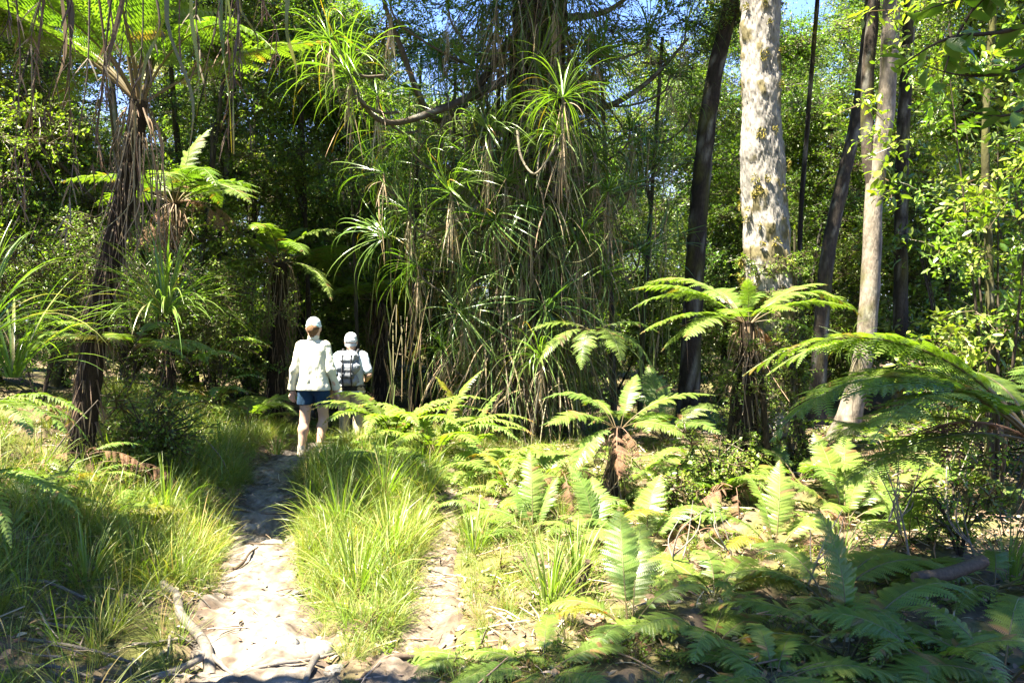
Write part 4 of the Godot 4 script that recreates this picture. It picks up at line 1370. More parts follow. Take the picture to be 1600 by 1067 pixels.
	var spots := [["upper left face", 690, 90, 9.9], ["upper left face, lower of two", 660, 150, 10.0], ["front, under the top tufts", 745, 110, 9.8], ["front, right of the top tufts", 835, 110, 9.8], ["right face near the top", 930, 90, 10.1], ["right face, below the bough", 930, 240, 10.0], ["left face at mid height", 690, 225, 9.9], ["left face, outermost at mid height", 600, 270, 10.2], ["left fringe, lowest", 605, 370, 10.4], ["front at mid height", 790, 285, 9.7], ["front, left of the looped liana", 775, 345, 9.7], ["right face at mid height", 985, 290, 10.2], ["right fringe by the leaning trunk", 1030, 255, 10.7], ["right fringe, lower", 1000, 395, 10.4], ["lower right face", 940, 430, 9.9], ["lower front", 850, 480, 9.7], ["lower left front", 725, 490, 9.9], ["right bough, underside", 1045, 120, 10.9], ["left bough, underside", 640, 215, 9.7], ["gap between left bough and trunk", 700, 150, 9.8]]
	for q in spots:
		var p := Vector3((q[1] - 800.0) / 1256.0 * q[3], 1.6 - (q[2] - 505.0) / 1256.0 * q[3], -q[3])
		var e := 180.0 if q[1] < 800 else 0.0
		climber("limp dark green climber tuft on the shaggy trunk's " + q[0], p, rnd(0.75, 0.95), Vector3(lerpf(p.x, at.x, 0.5), p.y - 0.45, lerpf(p.z, at.z, 0.5)), ["strap_leaf", "strap_cool"][rng.randi() % 2], rnd(0.5, 1.1) if rng.randf() < 0.6 else 0.0, rnd(40, 80), e + rnd(-70, 70))
	rope("pale looped liana swinging below the bright sunlit climber", [Vector3(0.06, 3.74, -9.00), Vector3(0.10, 3.41, -8.80), Vector3(0.24, 3.20, -8.65), Vector3(0.40, 3.37, -8.60), Vector3(0.53, 3.58, -8.62)], 0.022, Color(0.36, 0.31, 0.22))
	rope("rope-like liana hanging down the trunk's left front", [Vector3(0.23, 3.27, -9.80), Vector3(-0.04, 2.64, -9.70), Vector3(-0.12, 2.10, -9.70), Vector3(-0.24, 1.80, -9.90)], 0.03, Color(0.24, 0.19, 0.11))
	rope("thin greenish liana looping right of the trunk", [Vector3(0.38, 2.79, -9.70), Vector3(0.45, 2.43, -9.50), Vector3(0.79, 2.32, -9.50), Vector3(1.11, 2.59, -9.60), Vector3(1.28, 3.04, -9.80), Vector3(1.49, 3.74, -10.20)], 0.018, Color(0.20, 0.20, 0.09))
	rope("thin liana crossing the upper trunk to the left", [Vector3(0.39, 5.35, -10.00), Vector3(-0.08, 4.55, -9.70), Vector3(-0.76, 3.99, -9.60), Vector3(-1.16, 3.58, -9.80), Vector3(-1.31, 2.30, -10.30), Vector3(-1.31, 0.80, -10.60)], 0.014, Color(0.22, 0.17, 0.11))
	rope("slack liana strung between trunk and right bough", [Vector3(0.55, 4.61, -9.90), Vector3(1.10, 3.99, -9.90), Vector3(1.71, 4.17, -10.30), Vector3(2.24, 5.00, -10.90)], 0.013, Color(0.16, 0.13, 0.09))

func build_tree_ferns() -> void:
	# [base x z, crown, radius, fronds, skirt, ...]
	var o := tree_fern("slanting tree fern with shaggy brown trunk and glowing fronds overhead", Vector2(-3.53, -6.50), Vector3(-2.99, 3.38, -6.50), 0.105, 30, 1.5)
	crown_of(o, Vector3(-2.99, 3.38, -6.50), [["lacy_flat", 8, 1.55, 18, 0], ["lacy_upright", 40, 1.1], ["lacy_upright", 95, 1.1], ["lacy_arch", 140, 1.5], ["lacy_arch", 165, 2.2], ["lacy_arch", 190, 2.2], ["lacy_spread", 178, 2.2, 14, 0], ["lacy_spread", 205, 2.1, 18, 0], ["lacy_upright", 215, 2.0], ["lacy_arch", 235, 1.9], ["lacy_spread", 245, 1.8, 22, 0], ["lacy_upright", 262, 1.7], ["lacy_arch", 285, 1.7], ["lacy_upright", 305, 1.8], ["lacy_arch", 330, 1.6], ["lacy_upright", 20, 1.3], ["lacy_upright", 150, 1.6], ["lacy_upright", 355, 1.5]], "fern")
	o = tree_fern("tree fern at the upper left edge, its bright crown above the flax", Vector2(-6.50, -8.00), Vector3(-5.15, 4.29, -7.50), 0.12, 20, 1.2)
	crown_of(o, Vector3(-5.15, 4.29, -7.50), [["lacy_arch", 0, 2.2], ["lacy_spread", 20, 2.2, 20, 0], ["lacy_spread", -20, 2.2, 20, 0], ["lacy_arch", 300, 2.2], ["lacy_arch", 330, 2.3], ["lacy_arch", 270, 2.2], ["lacy_spread", 290, 2.2, 16, 0], ["lacy_arch", 240, 2.2], ["lacy_arch", 200, 2.2], ["lacy_arch", 160, 2.0], ["lacy_arch", 60, 2.0], ["lacy_upright", 10, 2.2], ["lacy_upright", 310, 2.0]], "fern")
	o = tree_fern("tree fern whose pale glossy fronds sweep right above the dark gully", Vector2(-4.37, -10.20), Vector3(-4.27, 3.11, -10.20), 0.10, 30, 0.9)
	crown_of(o, Vector3(-4.27, 3.11, -10.20), [["lacy_spread", 8, 1.1, 10, 0], ["lacy_spread", -8, 1.15, 4, 14], ["lacy_arch", -24, 1.4, -14, 10], ["lacy_arch", -48, 1.4, -10, 0], ["lacy_arch", -72, 1.4, -12, 0], ["lacy_spread", 35, 1.1], ["lacy_arch", 80, 1.2], ["lacy_arch", 120, 1.2], ["lacy_spread", 170, 1.2], ["lacy_spread", 205, 1.3], ["lacy_spread", 250, 1.2], ["lacy_upright", 60, 1.1], ["dead_droop", -25, 0.95], ["dead_droop", -5, 0.9], ["dead_hang", 220, 0.9], ["dead_hang", 290, 0.9]], "fern")
	o = tree_fern("dark tree fern standing in shade left of the walkers", Vector2(-3.66, -12.50), Vector3(-3.60, 2.52, -12.50), 0.16, 30, 1.4)
	crown_of(o, Vector3(-3.60, 2.52, -12.50), ring("lacy", 12, 1.5, 0.0, ["spread", "spread", "arch", "droop"]), "fern")
	o = tree_fern("tree fern in the gloom behind the walkers' heads", Vector2(-2.31, -14.50), Vector3(-2.42, 2.00, -14.50), 0.13, 20, 1.0)
	crown_of(o, Vector3(-2.42, 2.00, -14.50), ring("lacy", 10, 1.5, 10.0, ["spread", "droop", "arch"]), "fern")
	o = tree_fern("sunlit tree fern spreading in front of the pale mossy trunk", Vector2(2.11, -7.25), Vector3(2.12, 1.60, -7.25), 0.10, 24, 0.55)
	crown_of(o, Vector3(2.12, 1.60, -7.25), [["lacy_arch", 170, 1.15, -4, 0], ["lacy_spread", 186, 1.15, 14, 0], ["lacy_spread", 200, 1.1], ["lacy_arch", 150, 1.2, 6, 0], ["lacy_spread", 15, 0.95, 22, 0], ["lacy_arch", 0, 1.1, -10, 0], ["lacy_spread", -25, 0.9], ["lacy_arch", 60, 1.0], ["lacy_arch", 100, 1.0], ["lacy_spread", 215, 0.85, -12, 0], ["lacy_spread", 190, 0.85, -20, 0], ["lacy_spread", -15, 0.65, -14, 0], ["lacy_upright", 260, 0.5], ["lacy_spread", 285, 0.7], ["lacy_spread", 240, 0.7], ["dead_hang", 185, 0.62, 60, 0], ["dead_hang", 20, 0.5, 20, 0]], "fern")
	for p in [[0.12, -0.05], [-0.16, 0.03], [0.2, 0.1]]:
		var s := Sheet.new()
		var b := Vector3(p[0], -0.1, p[1])
		var pts := curve_points([b, b * 0.8 + Vector3(0, 0.5, 0), b * 0.5 + Vector3(0, 1.1, 0)], 5)
		s.tube(pts, tapered(pts.size(), 0.06, 0.035), 9, Color(0.11, 0.085, 0.05), Color(0.13, 0.10, 0.06), cells, 0.02, 12.0, 0.5)
		part("side_trunk", s.mesh(), M.fibre, o)
	var creep := []
	for i in 70:
		creep.append(o.position + Vector3(rnd(-0.28, 0.3), rnd(0.0, 1.2), rnd(-0.1, 0.25)))
	clumps(o, "creeper_leaves", "cover", creep, 0.9, Color(1.0, 1.0, 0.85), "leaf", false)
	o = tree_fern("low tree fern with a bare brown stem and pale fronds, mid clearing", Vector2(0.86, -6.70), Vector3(0.89, 0.73, -6.70), 0.055, 14, 0.35)
	crown_of(o, Vector3(0.89, 0.73, -6.70), [["lacy_arch", 172, 0.72, 8, 0], ["lacy_spread", 184, 0.66, 0, 0], ["lacy_upright", 50, 0.48, -8, 0], ["lacy_arch", 8, 0.62, -8, 0], ["lacy_spread", -4, 0.85, 18, 0], ["lacy_spread", 205, 0.7], ["lacy_droop", 225, 0.7], ["lacy_arch", 120, 0.6], ["lacy_spread", -35, 0.6], ["dead_hang", 190, 0.4], ["dead_hang", 250, 0.45], ["dead_hang", 310, 0.4]], "fern")
	# the tall fern at the right edge
	o = tree_fern("tall fern at the right edge arching long dark-stalked fronds over the undergrowth", Vector2(3.08, -4.60), Vector3(3.03, 0.92, -4.60), 0.06, 8, 0.4)
	crown_of(o, Vector3(3.03, 0.92, -4.60), [["lacy_arch", 172, 1.85, 0, 8], ["lacy_arch", 184, 1.75, -12, 4], ["lacy_arch", 150, 1.7], ["lacy_arch", 205, 1.5], ["lacy_arch", 130, 1.3], ["lacy_arch", 100, 1.3], ["lacy_arch", 250, 1.2], ["lacy_arch", 60, 1.2], ["lacy_arch", 165, 1.5, -6, 0], ["lacy_spread", 195, 1.4, 10, 0], ["lacy_spread", 170, 1.3, -5, 0], ["lacy_spread", 190, 1.3, -12, 0], ["dead_droop", 178, 1.0, 20, 0]], "fern")

func tree_fern(label: String, at: Vector2, top: Vector3, r: float, skirt: int, skirt_len: float) -> Node3D:
	var base := on_land(at)
	var o := thing("tree_fern", label, "tree fern", base)
	fern_trunk(o, top - base, r, skirt, skirt_len)
	return o

func crown_of(o: Node3D, top: Vector3, fronds: Array, mat: String) -> void:
	for f in fronds:
		var a: float = f[1] * 0.0174533
		add_frond(o, f[0], f[1], f[2], mat, top - o.position + Vector3(cos(a), 0, -sin(a)) * 0.04, f[3] if f.size() > 3 else rnd(-8, 8), f[4] if f.size() > 4 else rnd(-14, 14))

func build_ferns() -> void:
	var g := "ferns on the clearing floor"
	fern("fern", "large sunlit fern arching over the grass beside the walkers", "fern", on_land(Vector2(-1.28, -8.70)) + Vector3(0, 0.22, 0), [["comb_arch", 175, 1.15, 10, 0], ["comb_arch", 150, 1.15, 12, 0], ["comb_arch", 10, 1.25, 14, 0], ["comb_arch", 40, 1.2, 10, 0], ["comb_arch", 200, 1.1, 12, 0], ["comb_arch", -20, 1.3, 8, 0], ["comb_arch", 230, 1.1, 5, 0], ["comb_arch", 290, 1.1, 5, 0], ["comb_arch", 320, 1.2, 5, 0], ["comb_arch", 260, 1.1, 0, 0], ["comb_arch", 100, 1.1]], "fern", g)
	fern("fern", "sunlit fern with long fronds arching right, before the shaggy trunk", "fern", on_land(Vector2(-0.79, -8.30)) + Vector3(0, 0.12, 0), [["comb_arch", 5, 1.2, 6, 0], ["comb_arch", -20, 1.2, 0, 0], ["comb_arch", 170, 1.15, 12, 0], ["comb_arch", 60, 1.1], ["comb_arch", 120, 1.1], ["comb_arch", 210, 1.1, 0, 0], ["comb_arch", 250, 1.05, 0, 0], ["comb_arch", 300, 1.1, 0, 0], ["comb_arch", 330, 1.15, 0, 0], ["comb_upright", 30, 1.0]], "fern", g)
	fern("fern", "small fern with an upright curl beside the shaggy trunk's foot", "fern", on_land(Vector2(-0.46, -8.90)), [["comb_upright", 30, 0.8], ["comb_arch", 0, 0.7, 8, 0], ["comb_arch", 150, 0.75, 10, 0], ["comb_upright", 165, 0.85], ["comb_arch", 300, 0.7]], "fern", g)
	fern("fern", "pale sunlit fern mid clearing, low and broad", "fern", on_land(Vector2(-0.18, -7.70)), ring("comb", 11, 0.8, 10.0, ["arch", "spread", "arch"]), "fern", g)
	fern("fern", "bleached low fern in front of the broad pale one", "fern", on_land(Vector2(-0.03, -7.00)), ring("comb", 10, 0.7, 0.0, ["arch", "spread"]), "fern", g)
	fern("fern", "upright pale fern glowing in the middle of the clearing", "fern", on_land(Vector2(0.16, -5.90)), [["lacy_upright", 95, 0.62, 4, 0], ["lacy_arch", 175, 0.65], ["lacy_arch", 160, 0.6], ["lacy_upright", 40, 0.5], ["lacy_spread", 5, 0.5], ["lacy_upright", 130, 0.5], ["lacy_spread", 215, 0.5]], "fern", g)
	fern("fern", "airy fern on thin dark stalks right of the upright pale one", "fern", on_land(Vector2(0.60, -5.60)), [["lacy_upright", 70, 0.55], ["lacy_arch", 10, 0.6, 10, 0], ["lacy_arch", 165, 0.55], ["lacy_upright", 120, 0.55], ["lacy_arch", 330, 0.5]], "fern", g)
	fern("fern", "airy fern with a tall dark stalk in the sunny litter", "fern", on_land(Vector2(0.94, -5.60)), [["lacy_arch", 170, 0.75, 10, 0], ["lacy_arch", 25, 0.7, 10, 0], ["lacy_upright", 60, 0.6], ["lacy_arch", 200, 0.6]], "fern", g)
	fern("fern", "pale low fern between the bare-stemmed one and the litter patch", "fern", on_land(Vector2(1.32, -6.90)), ring("lacy", 8, 0.6, 20.0, ["arch", "spread"]), "fern", g)
	fern("fern", "pale fern under the bare-stemmed tree fern", "fern", on_land(Vector2(0.59, -7.00)), ring("lacy", 8, 0.6, 0.0, ["spread", "arch"]), "fern", g)
	fern("fern", "green fern with tall ladder-like fronds left of the curved trunk", "fern", on_land(Vector2(2.63, -6.30)), [["lacy_upright", 70, 0.85, -6, 0], ["lacy_upright", 100, 0.75], ["lacy_arch", 165, 0.95, 8, 0], ["lacy_spread", 178, 0.8, -5, 0], ["lacy_spread", 200, 0.75, -10, 0], ["lacy_arch", 20, 0.8, 0, 0], ["lacy_arch", 0, 0.75, -10, 0], ["lacy_arch", 230, 0.6], ["lacy_upright", 30, 0.7], ["lacy_spread", 330, 0.6]], "fern", g)
	fern("fern", "dark fern hanging glossy fronds off the shaggy trunk's right", "fern", Vector3(0.96, 1.49, -9.30), [["lacy_droop", 210, 0.85], ["lacy_droop", 250, 0.85], ["lacy_droop", 290, 0.85], ["lacy_droop", 330, 0.85], ["lacy_spread", 180, 0.8], ["lacy_spread", 10, 0.8], ["lacy_spread", 150, 0.75]], "fern", "")
	fern("fern", "shaded fern right of the hanging dark one", "fern", on_land(Vector2(1.76, -9.20)), [["lacy_arch", 200, 1.1], ["lacy_arch", 150, 1.1], ["lacy_arch", 30, 1.1], ["lacy_arch", 250, 1.0], ["lacy_arch", 300, 1.0], ["lacy_upright", 90, 1.1]], "fern", g)
	var extra := [[640, 7.7, 0.95, "sunlit fern in front of the big arching pair"], [585, 8.2, 0.9, "sunlit fern at the left end of the big arching pair"], [722, 7.6, 0.75, "low sunlit fern at the right end of the big arching pair"], [700, 7.0, 0.6, "small sunlit fern on the edge of the side rut"], [850, 7.6, 0.8, "sunlit fern against the dark foot of the shaggy tree"], [880, 6.3, 0.6, "low pale fern left of the bare-stemmed tree fern"], [1010, 7.4, 0.8, "sunlit fern right behind the bare-stemmed tree fern"], [1085, 7.2, 0.7, "sunlit fern between the two sunlit tree ferns"], [1125, 6.6, 0.6, "pale fern at the edge of the dry litter"], [985, 6.2, 0.55, "pale fern at the foot of the bare-stemmed tree fern"], [1180, 6.5, 0.65, "bright fern below the mossy trunk"], [1250, 6.9, 0.8, "bright fern right of the mossy trunk's foot"], [1385, 6.6, 0.75, "green fern right of the ladder-frond one"], [770, 6.4, 0.55, "pale fern in the grass right of the side rut"], [1080, 5.9, 0.5, "thin pale fern in the middle of the dry litter"]]
	for q in extra:
		fern("fern", q[3], "fern", on_land(Vector2((q[0] - 800.0) / 1256.0 * q[1], -q[1])), ring("comb" if rng.randf() < 0.4 else "lacy", 9, q[2], rnd(0, 40), ["arch", "spread", "arch", "droop"]), "fern", g)
	# near, in the shade at the bottom right
	var near := [
		[748, 3.75, "bright near fern whose fronds reach left over the side rut", [["lacy_spread", 172, 0.42, -6, 0], ["lacy_spread", 190, 0.4, -4, 0], ["lacy_spread", 215, 0.35], ["lacy_spread", 340, 0.4], ["lacy_spread", 20, 0.35], ["lacy_arch", 100, 0.3], ["lacy_spread", 270, 0.35]], "fern"],
		[850, 3.6, "near fern with spreading leaflets at the foot of the picture", [["lacy_spread", 160, 0.45], ["lacy_spread", 200, 0.45], ["lacy_spread", 20, 0.45], ["lacy_arch", 80, 0.4], ["lacy_spread", 310, 0.45], ["lacy_spread", 250, 0.4]], "fern"],
		[985, 4.1, "upright near fern with sunlit ribs, left of the dark thicket", [["lacy_upright", 95, 0.68, 0, 0], ["lacy_upright", 60, 0.6], ["lacy_arch", 20, 0.55], ["lacy_arch", 160, 0.5], ["lacy_arch", 200, 0.5], ["lacy_spread", 320, 0.5], ["lacy_spread", 240, 0.5]], "fern"],
		[1110, 3.9, "dark near fern in the thicket beside the upright one", ring("lacy", 9, 0.59, 0.0, ["arch", "spread", "spread"]), "fern"],
		[1215, 3.5, "dark near fern low in the middle of the thicket", ring("lacy", 10, 0.52, 15.0, ["spread", "arch", "spread"]), "fern"],
		[1330, 3.9, "dark near fern with a long frond rising right", [["lacy_arch", 22, 1.0, 0, 0], ["lacy_arch", 160, 0.8], ["lacy_arch", 60, 0.8], ["lacy_spread", 200, 0.75], ["lacy_spread", 250, 0.7], ["lacy_spread", 310, 0.8], ["lacy_upright", 110, 0.7]], "fern"],
		[1300, 4.6, "shaded fern with dangling leaflets behind the thicket", [["lacy_arch", 8, 1.0, -10, 0], ["lacy_arch", 30, 0.9, -4, 0], ["lacy_arch", 170, 0.7], ["lacy_arch", 120, 0.7], ["lacy_spread", 230, 0.6]], "fern"],
		[1460, 3.6, "dark near fern toward the bottom right corner", ring("lacy", 10, 0.63, 0.0, ["spread", "arch"]), "fern"],
		[1575, 3.5, "dark near fern filling the bottom right corner", ring("lacy", 10, 0.67, 0.0, ["spread", "arch"]), "fern"],
		[1560, 4.7, "shaded fern by the short log at right", ring("lacy", 8, 0.63, 10.0, ["spread", "arch"]), "fern"],
		[1120, 4.8, "green fern between the sunny litter and the dark thicket", ring("lacy", 9, 0.59, 10.0, ["arch", "spread"]), "fern"],
		[1420, 5.6, "thin fern on red-brown stalks below the tall right fern", ring("lacy", 7, 0.63, 10.0, ["arch", "upright"]), "fern"],
		[1215, 5.5, "thin green fern on dark stalks in front of the ladder-frond fern", [["lacy_arch", 172, 0.7], ["lacy_upright", 80, 0.7], ["lacy_arch", 30, 0.7], ["lacy_arch", 215, 0.6], ["lacy_upright", 130, 0.6]], "fern"],
		[1500, 6.8, "shaded fern deep under the leafy right shrub", ring("lacy", 8, 0.76, 10.0, ["arch", "spread"]), "fern"],
	]
	for q in near:
		fern("fern", q[2], "fern", on_land(Vector2((q[0] - 800.0) / 1256.0 * q[1], -q[1])), q[3] + [["dead_droop", rnd(0, 360), 0.42], ["dead_droop", rnd(0, 360), 0.36]], q[4], "ferns in the shade at the right")
	# shaded ferns behind
	var back := [[575, 12.5], [640, 12.2], [700, 13.0], [505, 13.5], [760, 11.8], [990, 12.0], [1060, 13.0], [1120, 11.5], [1250, 11.5], [1320, 12.5], [1450, 10.5], [340, 11.0], [380, 10.2], [1010, 10.5], [1390, 8.2]]
	for q in back:
		fern("shaded_fern", "shaded fern among the trunks behind the clearing" + order_of(q[0], back), "fern", on_land(Vector2((q[0] - 800.0) / 1256.0 * q[1], -q[1])), ring("lacy", 8, rnd(0.8, 1.1), rnd(0, 40), ["arch", "spread"]), "fern", "shaded ferns behind the clearing")
	# dead brown ferns in the litter
	var dead := [[1150, 6.3], [1215, 6.6], [1090, 5.4], [1260, 5.7], [880, 6.6]]
	for q in dead:
		fern("withered_fern", "withered brown fern collapsed in the sunny litter" + order_of(q[0], dead), "fern", on_land(Vector2((q[0] - 800.0) / 1256.0 * q[1], -q[1])) + Vector3(0, 0.22, 0), [["dead_droop", rnd(0, 60), 0.5], ["dead_droop", rnd(90, 150), 0.5], ["dead_droop", rnd(180, 240), 0.5], ["dead_hang", rnd(270, 330), 0.4]], "fern", "withered ferns in the litter")

func build_left_bank() -> void:
	strap_clump("flax_plant", "long-leaved flax clump arching in from the left edge", Vector3(-3.08, 1.47, -4.60), 60, 0.9, 0.016, 30.0, GREEN, "strap_leaf")
	strap_clump("flax_plant", "flax clump perched right of the slanting tree fern trunk", Vector3(-2.67, 1.67, -6.20), 150, 0.85, 0.013, 8.0, GREEN * 1.1, "strap_leaf")
	strap_clump("flax_plant", "second flax clump low at the left edge in half shade", Vector3(-3.05, 1.27, -4.90), 34, 0.8, 0.02, 25.0, GREEN, "strap_leaf")
	fern("fern", "fern with one bright arched frond over the dark gully at left", "fern", Vector3(-2.76, 1.21, -7.00), [["comb_arch", 4, 0.72, 0, 0], ["comb_arch", 178, 0.6], ["comb_arch", 60, 0.5], ["comb_arch", -30, 0.6, -5, 0], ["comb_spread", 210, 0.6], ["comb_spread", 300, 0.6], ["comb_upright", 40, 0.4]], "fern")
	fern("fern", "fern with short bright fronds under the arched one at left", "fern", Vector3(-2.70, 0.88, -7.20), [["comb_arch", 5, 0.55, 6, 0], ["comb_spread", -20, 0.5], ["comb_spread", 200, 0.5], ["comb_spread", 250, 0.5], ["comb_arch", 330, 0.5], ["comb_arch", 100, 0.5]], "fern")
	fern("fern", "silvery sunlit fern left of the slanting trunk", "fern", Vector3(-3.23, 1.43, -5.20), [["lacy_arch", 6, 0.55, 0, 0], ["lacy_spread", -15, 0.5], ["lacy_arch", 170, 0.5], ["lacy_spread", -40, 0.5], ["lacy_spread", 250, 0.45]], "fern")
	fern("fern", "shaded fern drooping on the bank below the flax", "fern", Vector3(-3.08, 1.39, -6.50), [["lacy_spread", 0, 0.75, -8, 0], ["lacy_spread", -25, 0.7], ["lacy_spread", 200, 0.6], ["lacy_arch", 80, 0.6], ["lacy_spread", 280, 0.6], ["lacy_spread", 320, 0.6]], "fern")
	fern("fern", "dark near fern drooping in from the left edge", "fern", Vector3(-2.38, 1.21, -3.60), [["comb_spread", -5, 0.50, -8, 0], ["comb_droop", -18, 0.55, 6, 0], ["comb_spread", -35, 0.5, -14, 0], ["comb_droop", 20, 0.5, 0, 0], ["comb_droop", 300, 0.5], ["comb_droop", 250, 0.5], ["comb_spread", 150, 0.5]], "fern")
	fern("fern", "second dark near fern below the drooping one at left edge", "fern", Vector3(-2.35, 0.89, -3.50), [["comb_droop", 0, 0.5, 8, 0], ["comb_spread", -20, 0.45, -8, 0], ["comb_droop", -40, 0.45], ["comb_droop", 40, 0.45], ["comb_droop", 280, 0.45]], "fern")
	fern("fern", "green fern low on the bank under the slanting trunk", "fern", on_land(Vector2(-3.30, -6.00)), ring("comb", 9, 0.55, 0.0, ["arch", "spread"]), "fern")
	fern("fern", "spreading fern where the bank meets the left grass", "fern", on_land(Vector2(-2.84, -5.70)), ring("lacy", 8, 0.5, 20.0, ["arch", "spread"]), "fern")
	fern("fern", "low fern at the left edge above the near dark ones", "fern", on_land(Vector2(-3.15, -5.20)), ring("comb", 9, 0.55, 10.0, ["arch", "spread", "droop"]), "fern")
	fern("fern", "little sunlit fern in the grass left of the track", "fern", on_land(Vector2(-3.15, -7.60)), [["comb_arch", 5, 0.42, 0, 0], ["comb_spread", -20, 0.4], ["comb_arch", 40, 0.35], ["comb_spread", 200, 0.35], ["comb_arch", 150, 0.35]], "fern")
	for q in [[130, 6.2], [185, 6.4], [95, 6.9]]:
		fern("withered_fern", "withered brown fern slumped on the left bank", "fern", on_land(Vector2((q[0] - 800.0) / 1256.0 * q[1], -q[1])) + Vector3(0, 0.3, 0), [["dead_droop", rnd(0, 60), 0.55], ["dead_droop", rnd(90, 150), 0.5], ["dead_droop", rnd(180, 240), 0.55], ["dead_hang", rnd(270, 330), 0.45], ["comb_spread", rnd(0, 360), 0.4]], "fern", "withered ferns on the left bank")
	var thin := [[-3.3, -5.6, -2.9, -5.4, 0.5, "bare grey stick leaning on the bank below the silvery fern"], [-3.0, -6.1, -2.75, -5.9, 0.45, "pale upright stick at the foot of the bank"], [-3.6, -6.0, -3.1, -6.0, 0.8, "long bare stick propped against the slanting tree fern"], [-2.5, -7.2, -2.75, -7.1, 0.4, "short pale stake standing in the left verge"]]
	for q in thin:
		root_piece("stick", q[5], "stick", [Vector3(q[0], -0.03, q[1]), Vector3(lerpf(q[0], q[2], 0.5) + 0.03, q[4] * 0.5, lerpf(q[1], q[3], 0.5)), Vector3(q[2], q[4], q[3])], 0.012, 0.006, Color(0.30, 0.25, 0.19))
	# small-leaved shrubs on the bank
	var list := [
		[Vector3(-4.95, 1.23, -8.40), 2.3, "small-leaved shrub left of the slanting tree fern trunk", Color(1.0, 1.0, 0.9), 34],
		[Vector3(-5.88, 1.77, -8.80), 3.2, "tall small-leaved shrub behind the left flax", Color(1.0, 1.0, 0.9), 50],
		[Vector3(-4.59, 1.18, -9.60), 2.4, "small-leaved shrub behind the slanting tree fern trunk", Color(1.0, 1.0, 0.9), 40],
		[Vector3(-3.93, 1.14, -10.60), 2.4, "dim small-leaved shrub at the mouth of the dark gully", Color(1.0, 1.0, 0.9), 40],
		[Vector3(-3.11, 0.86, -6.90), 0.8, "low leafy shrub on the bank under the flax", Color(1.0, 1.0, 0.9), 22],
	]
	for q in list:
		shrub(q[2], q[0], q[1], q[4], "small", 1.0, q[3])
	# dead straps and fronds hanging near the viewer, upper left
	var o := thing("overhanging_branch", "near dark branch trailing long dead strap leaves across the upper left", "branch", Vector3(-2.58, 3.12, -2.90))
	trunk_of(o, [Vector3.ZERO, Vector3(-2.05, 3.03, -2.90) - o.position, Vector3(-1.55, 2.96, -2.90) - o.position, Vector3(-1.11, 2.94, -3.00) - o.position, Vector3(-0.78, 2.96, -3.10) - o.position], 0.045, 0.02, Color(0.10, 0.08, 0.06), "limb", 8, 8)
	trunk_of(o, [Vector3.ZERO, Vector3(-1.2, -0.6, 0.1), Vector3(-1.7, -1.6, 0.0), Vector3(-1.8, -3.2, 0.0)], 0.06, 0.09, Color(0.10, 0.08, 0.06), "bough", 8, 8)
	# [x from, length, lean] in hundredths of a metre, from the branch down
	var strips := [[-184, 40, -3], [-179, 90, 9], [-172, 62, -2], [-168, 44, 0], [-160, 92, -9], [-152, 42, -1], [-147, 83, -14], [-143, 74, -7], [-135, 39, -3], [-129, 48, -6], [-124, 46, -9], [-118, 32, 1], [-115, 44, 3], [-111, 55, 3], [-108, 65, 6], [-106, 60, -1], [-103, 69, 1], [-100, 51, 2], [-97, 44, -3], [-94, 35, 5], [-89, 32, 6], [-178, 92, 2], [-162, 62, 4], [-155, 76, 1], [-140, 60, -10], [-171, 80, -5], [-113, 74, 8], [-104, 40, -6], [-99, 62, 7], [-86, 40, 4], [-137, 88, -18], [-165, 50, 6]]
	for q in strips:
		var s := Sheet.new()
		var top := Vector3(q[0] * 0.01 + rnd(-0.01, 0.01), 2.86 + rnd(-0.02, 0.06), -2.9 + rnd(-0.2, 0.2)) - o.position
		var l: float = q[1] * 0.01 + 0.02
		var lean: float = q[2] * 0.01
		var green: bool = q[0] > -128 and rng.randf() < 0.45
		var col := shade_of(Color(0.15, 0.16, 0.03) if green else Color(0.12, 0.085, 0.055), 0.4)
		var bend := rnd(-0.04, 0.04)
		var pts := curve_points([top, top + Vector3(lean * 0.2 + bend, -l * 0.35, rnd(-0.02, 0.02)), top + Vector3(lean * 0.7 + bend * rnd(-1, 1), -l * 0.7, 0.02), top + Vector3(lean + bend, -l, 0.03)], 5)
		if green or rng.randf() < 0.3:
			var last := -1
			var turn := rnd(-1.0, 1.0)
			for k in pts.size():
				var t := float(k) / (pts.size() - 1)
				var w := 0.0085 * (1.0 - 0.85 * t * t) * (1.0 + 0.25 * sin(t * 11.0 + q[0]))
				var sd := Vector3(cos(turn + t * 2.0), 0, sin(turn + t * 2.0))
				var nn := sd.cross(Vector3.UP)
				var cc := col if not green or t < 0.7 else col.lerp(Color(0.42, 0.26, 0.03), (t - 0.7) * 3.3)
				var a := s.add(pts[k] - sd * w + nn * w * 0.5, nn, cc)
				s.add(pts[k], nn, cc)
				s.add(pts[k] + sd * w + nn * w * 0.5, nn, cc)
				if last >= 0:
					s.quad(last, last + 1, a + 1, a)
					s.quad(last + 1, last + 2, a + 2, a + 1)
				last = a
		else:
			s.tube(pts, tapered(pts.size(), rnd(0.005, 0.009), 0.002), 6, col, col * 1.3, cells, 0.003, 40.0, 1.0)
			for k in 26:
				var u := rnd(0.25, 1.0)
				var at: Vector3 = pts[int(u * (pts.size() - 1))]
				s.strap(at, Vector3(rnd(-0.7, 0.7), -1, rnd(-0.7, 0.7)), rnd(0.03, 0.14), rnd(0.003, 0.007), 0.9, 3, col, shade_of(col * 1.3, 0.4), 0.0, rnd(-1, 1))
		var sp := part("strap_leaf" if green else "dead_stalk", s.mesh(), M.dry_strap if not green else M.strap_leaf, o)

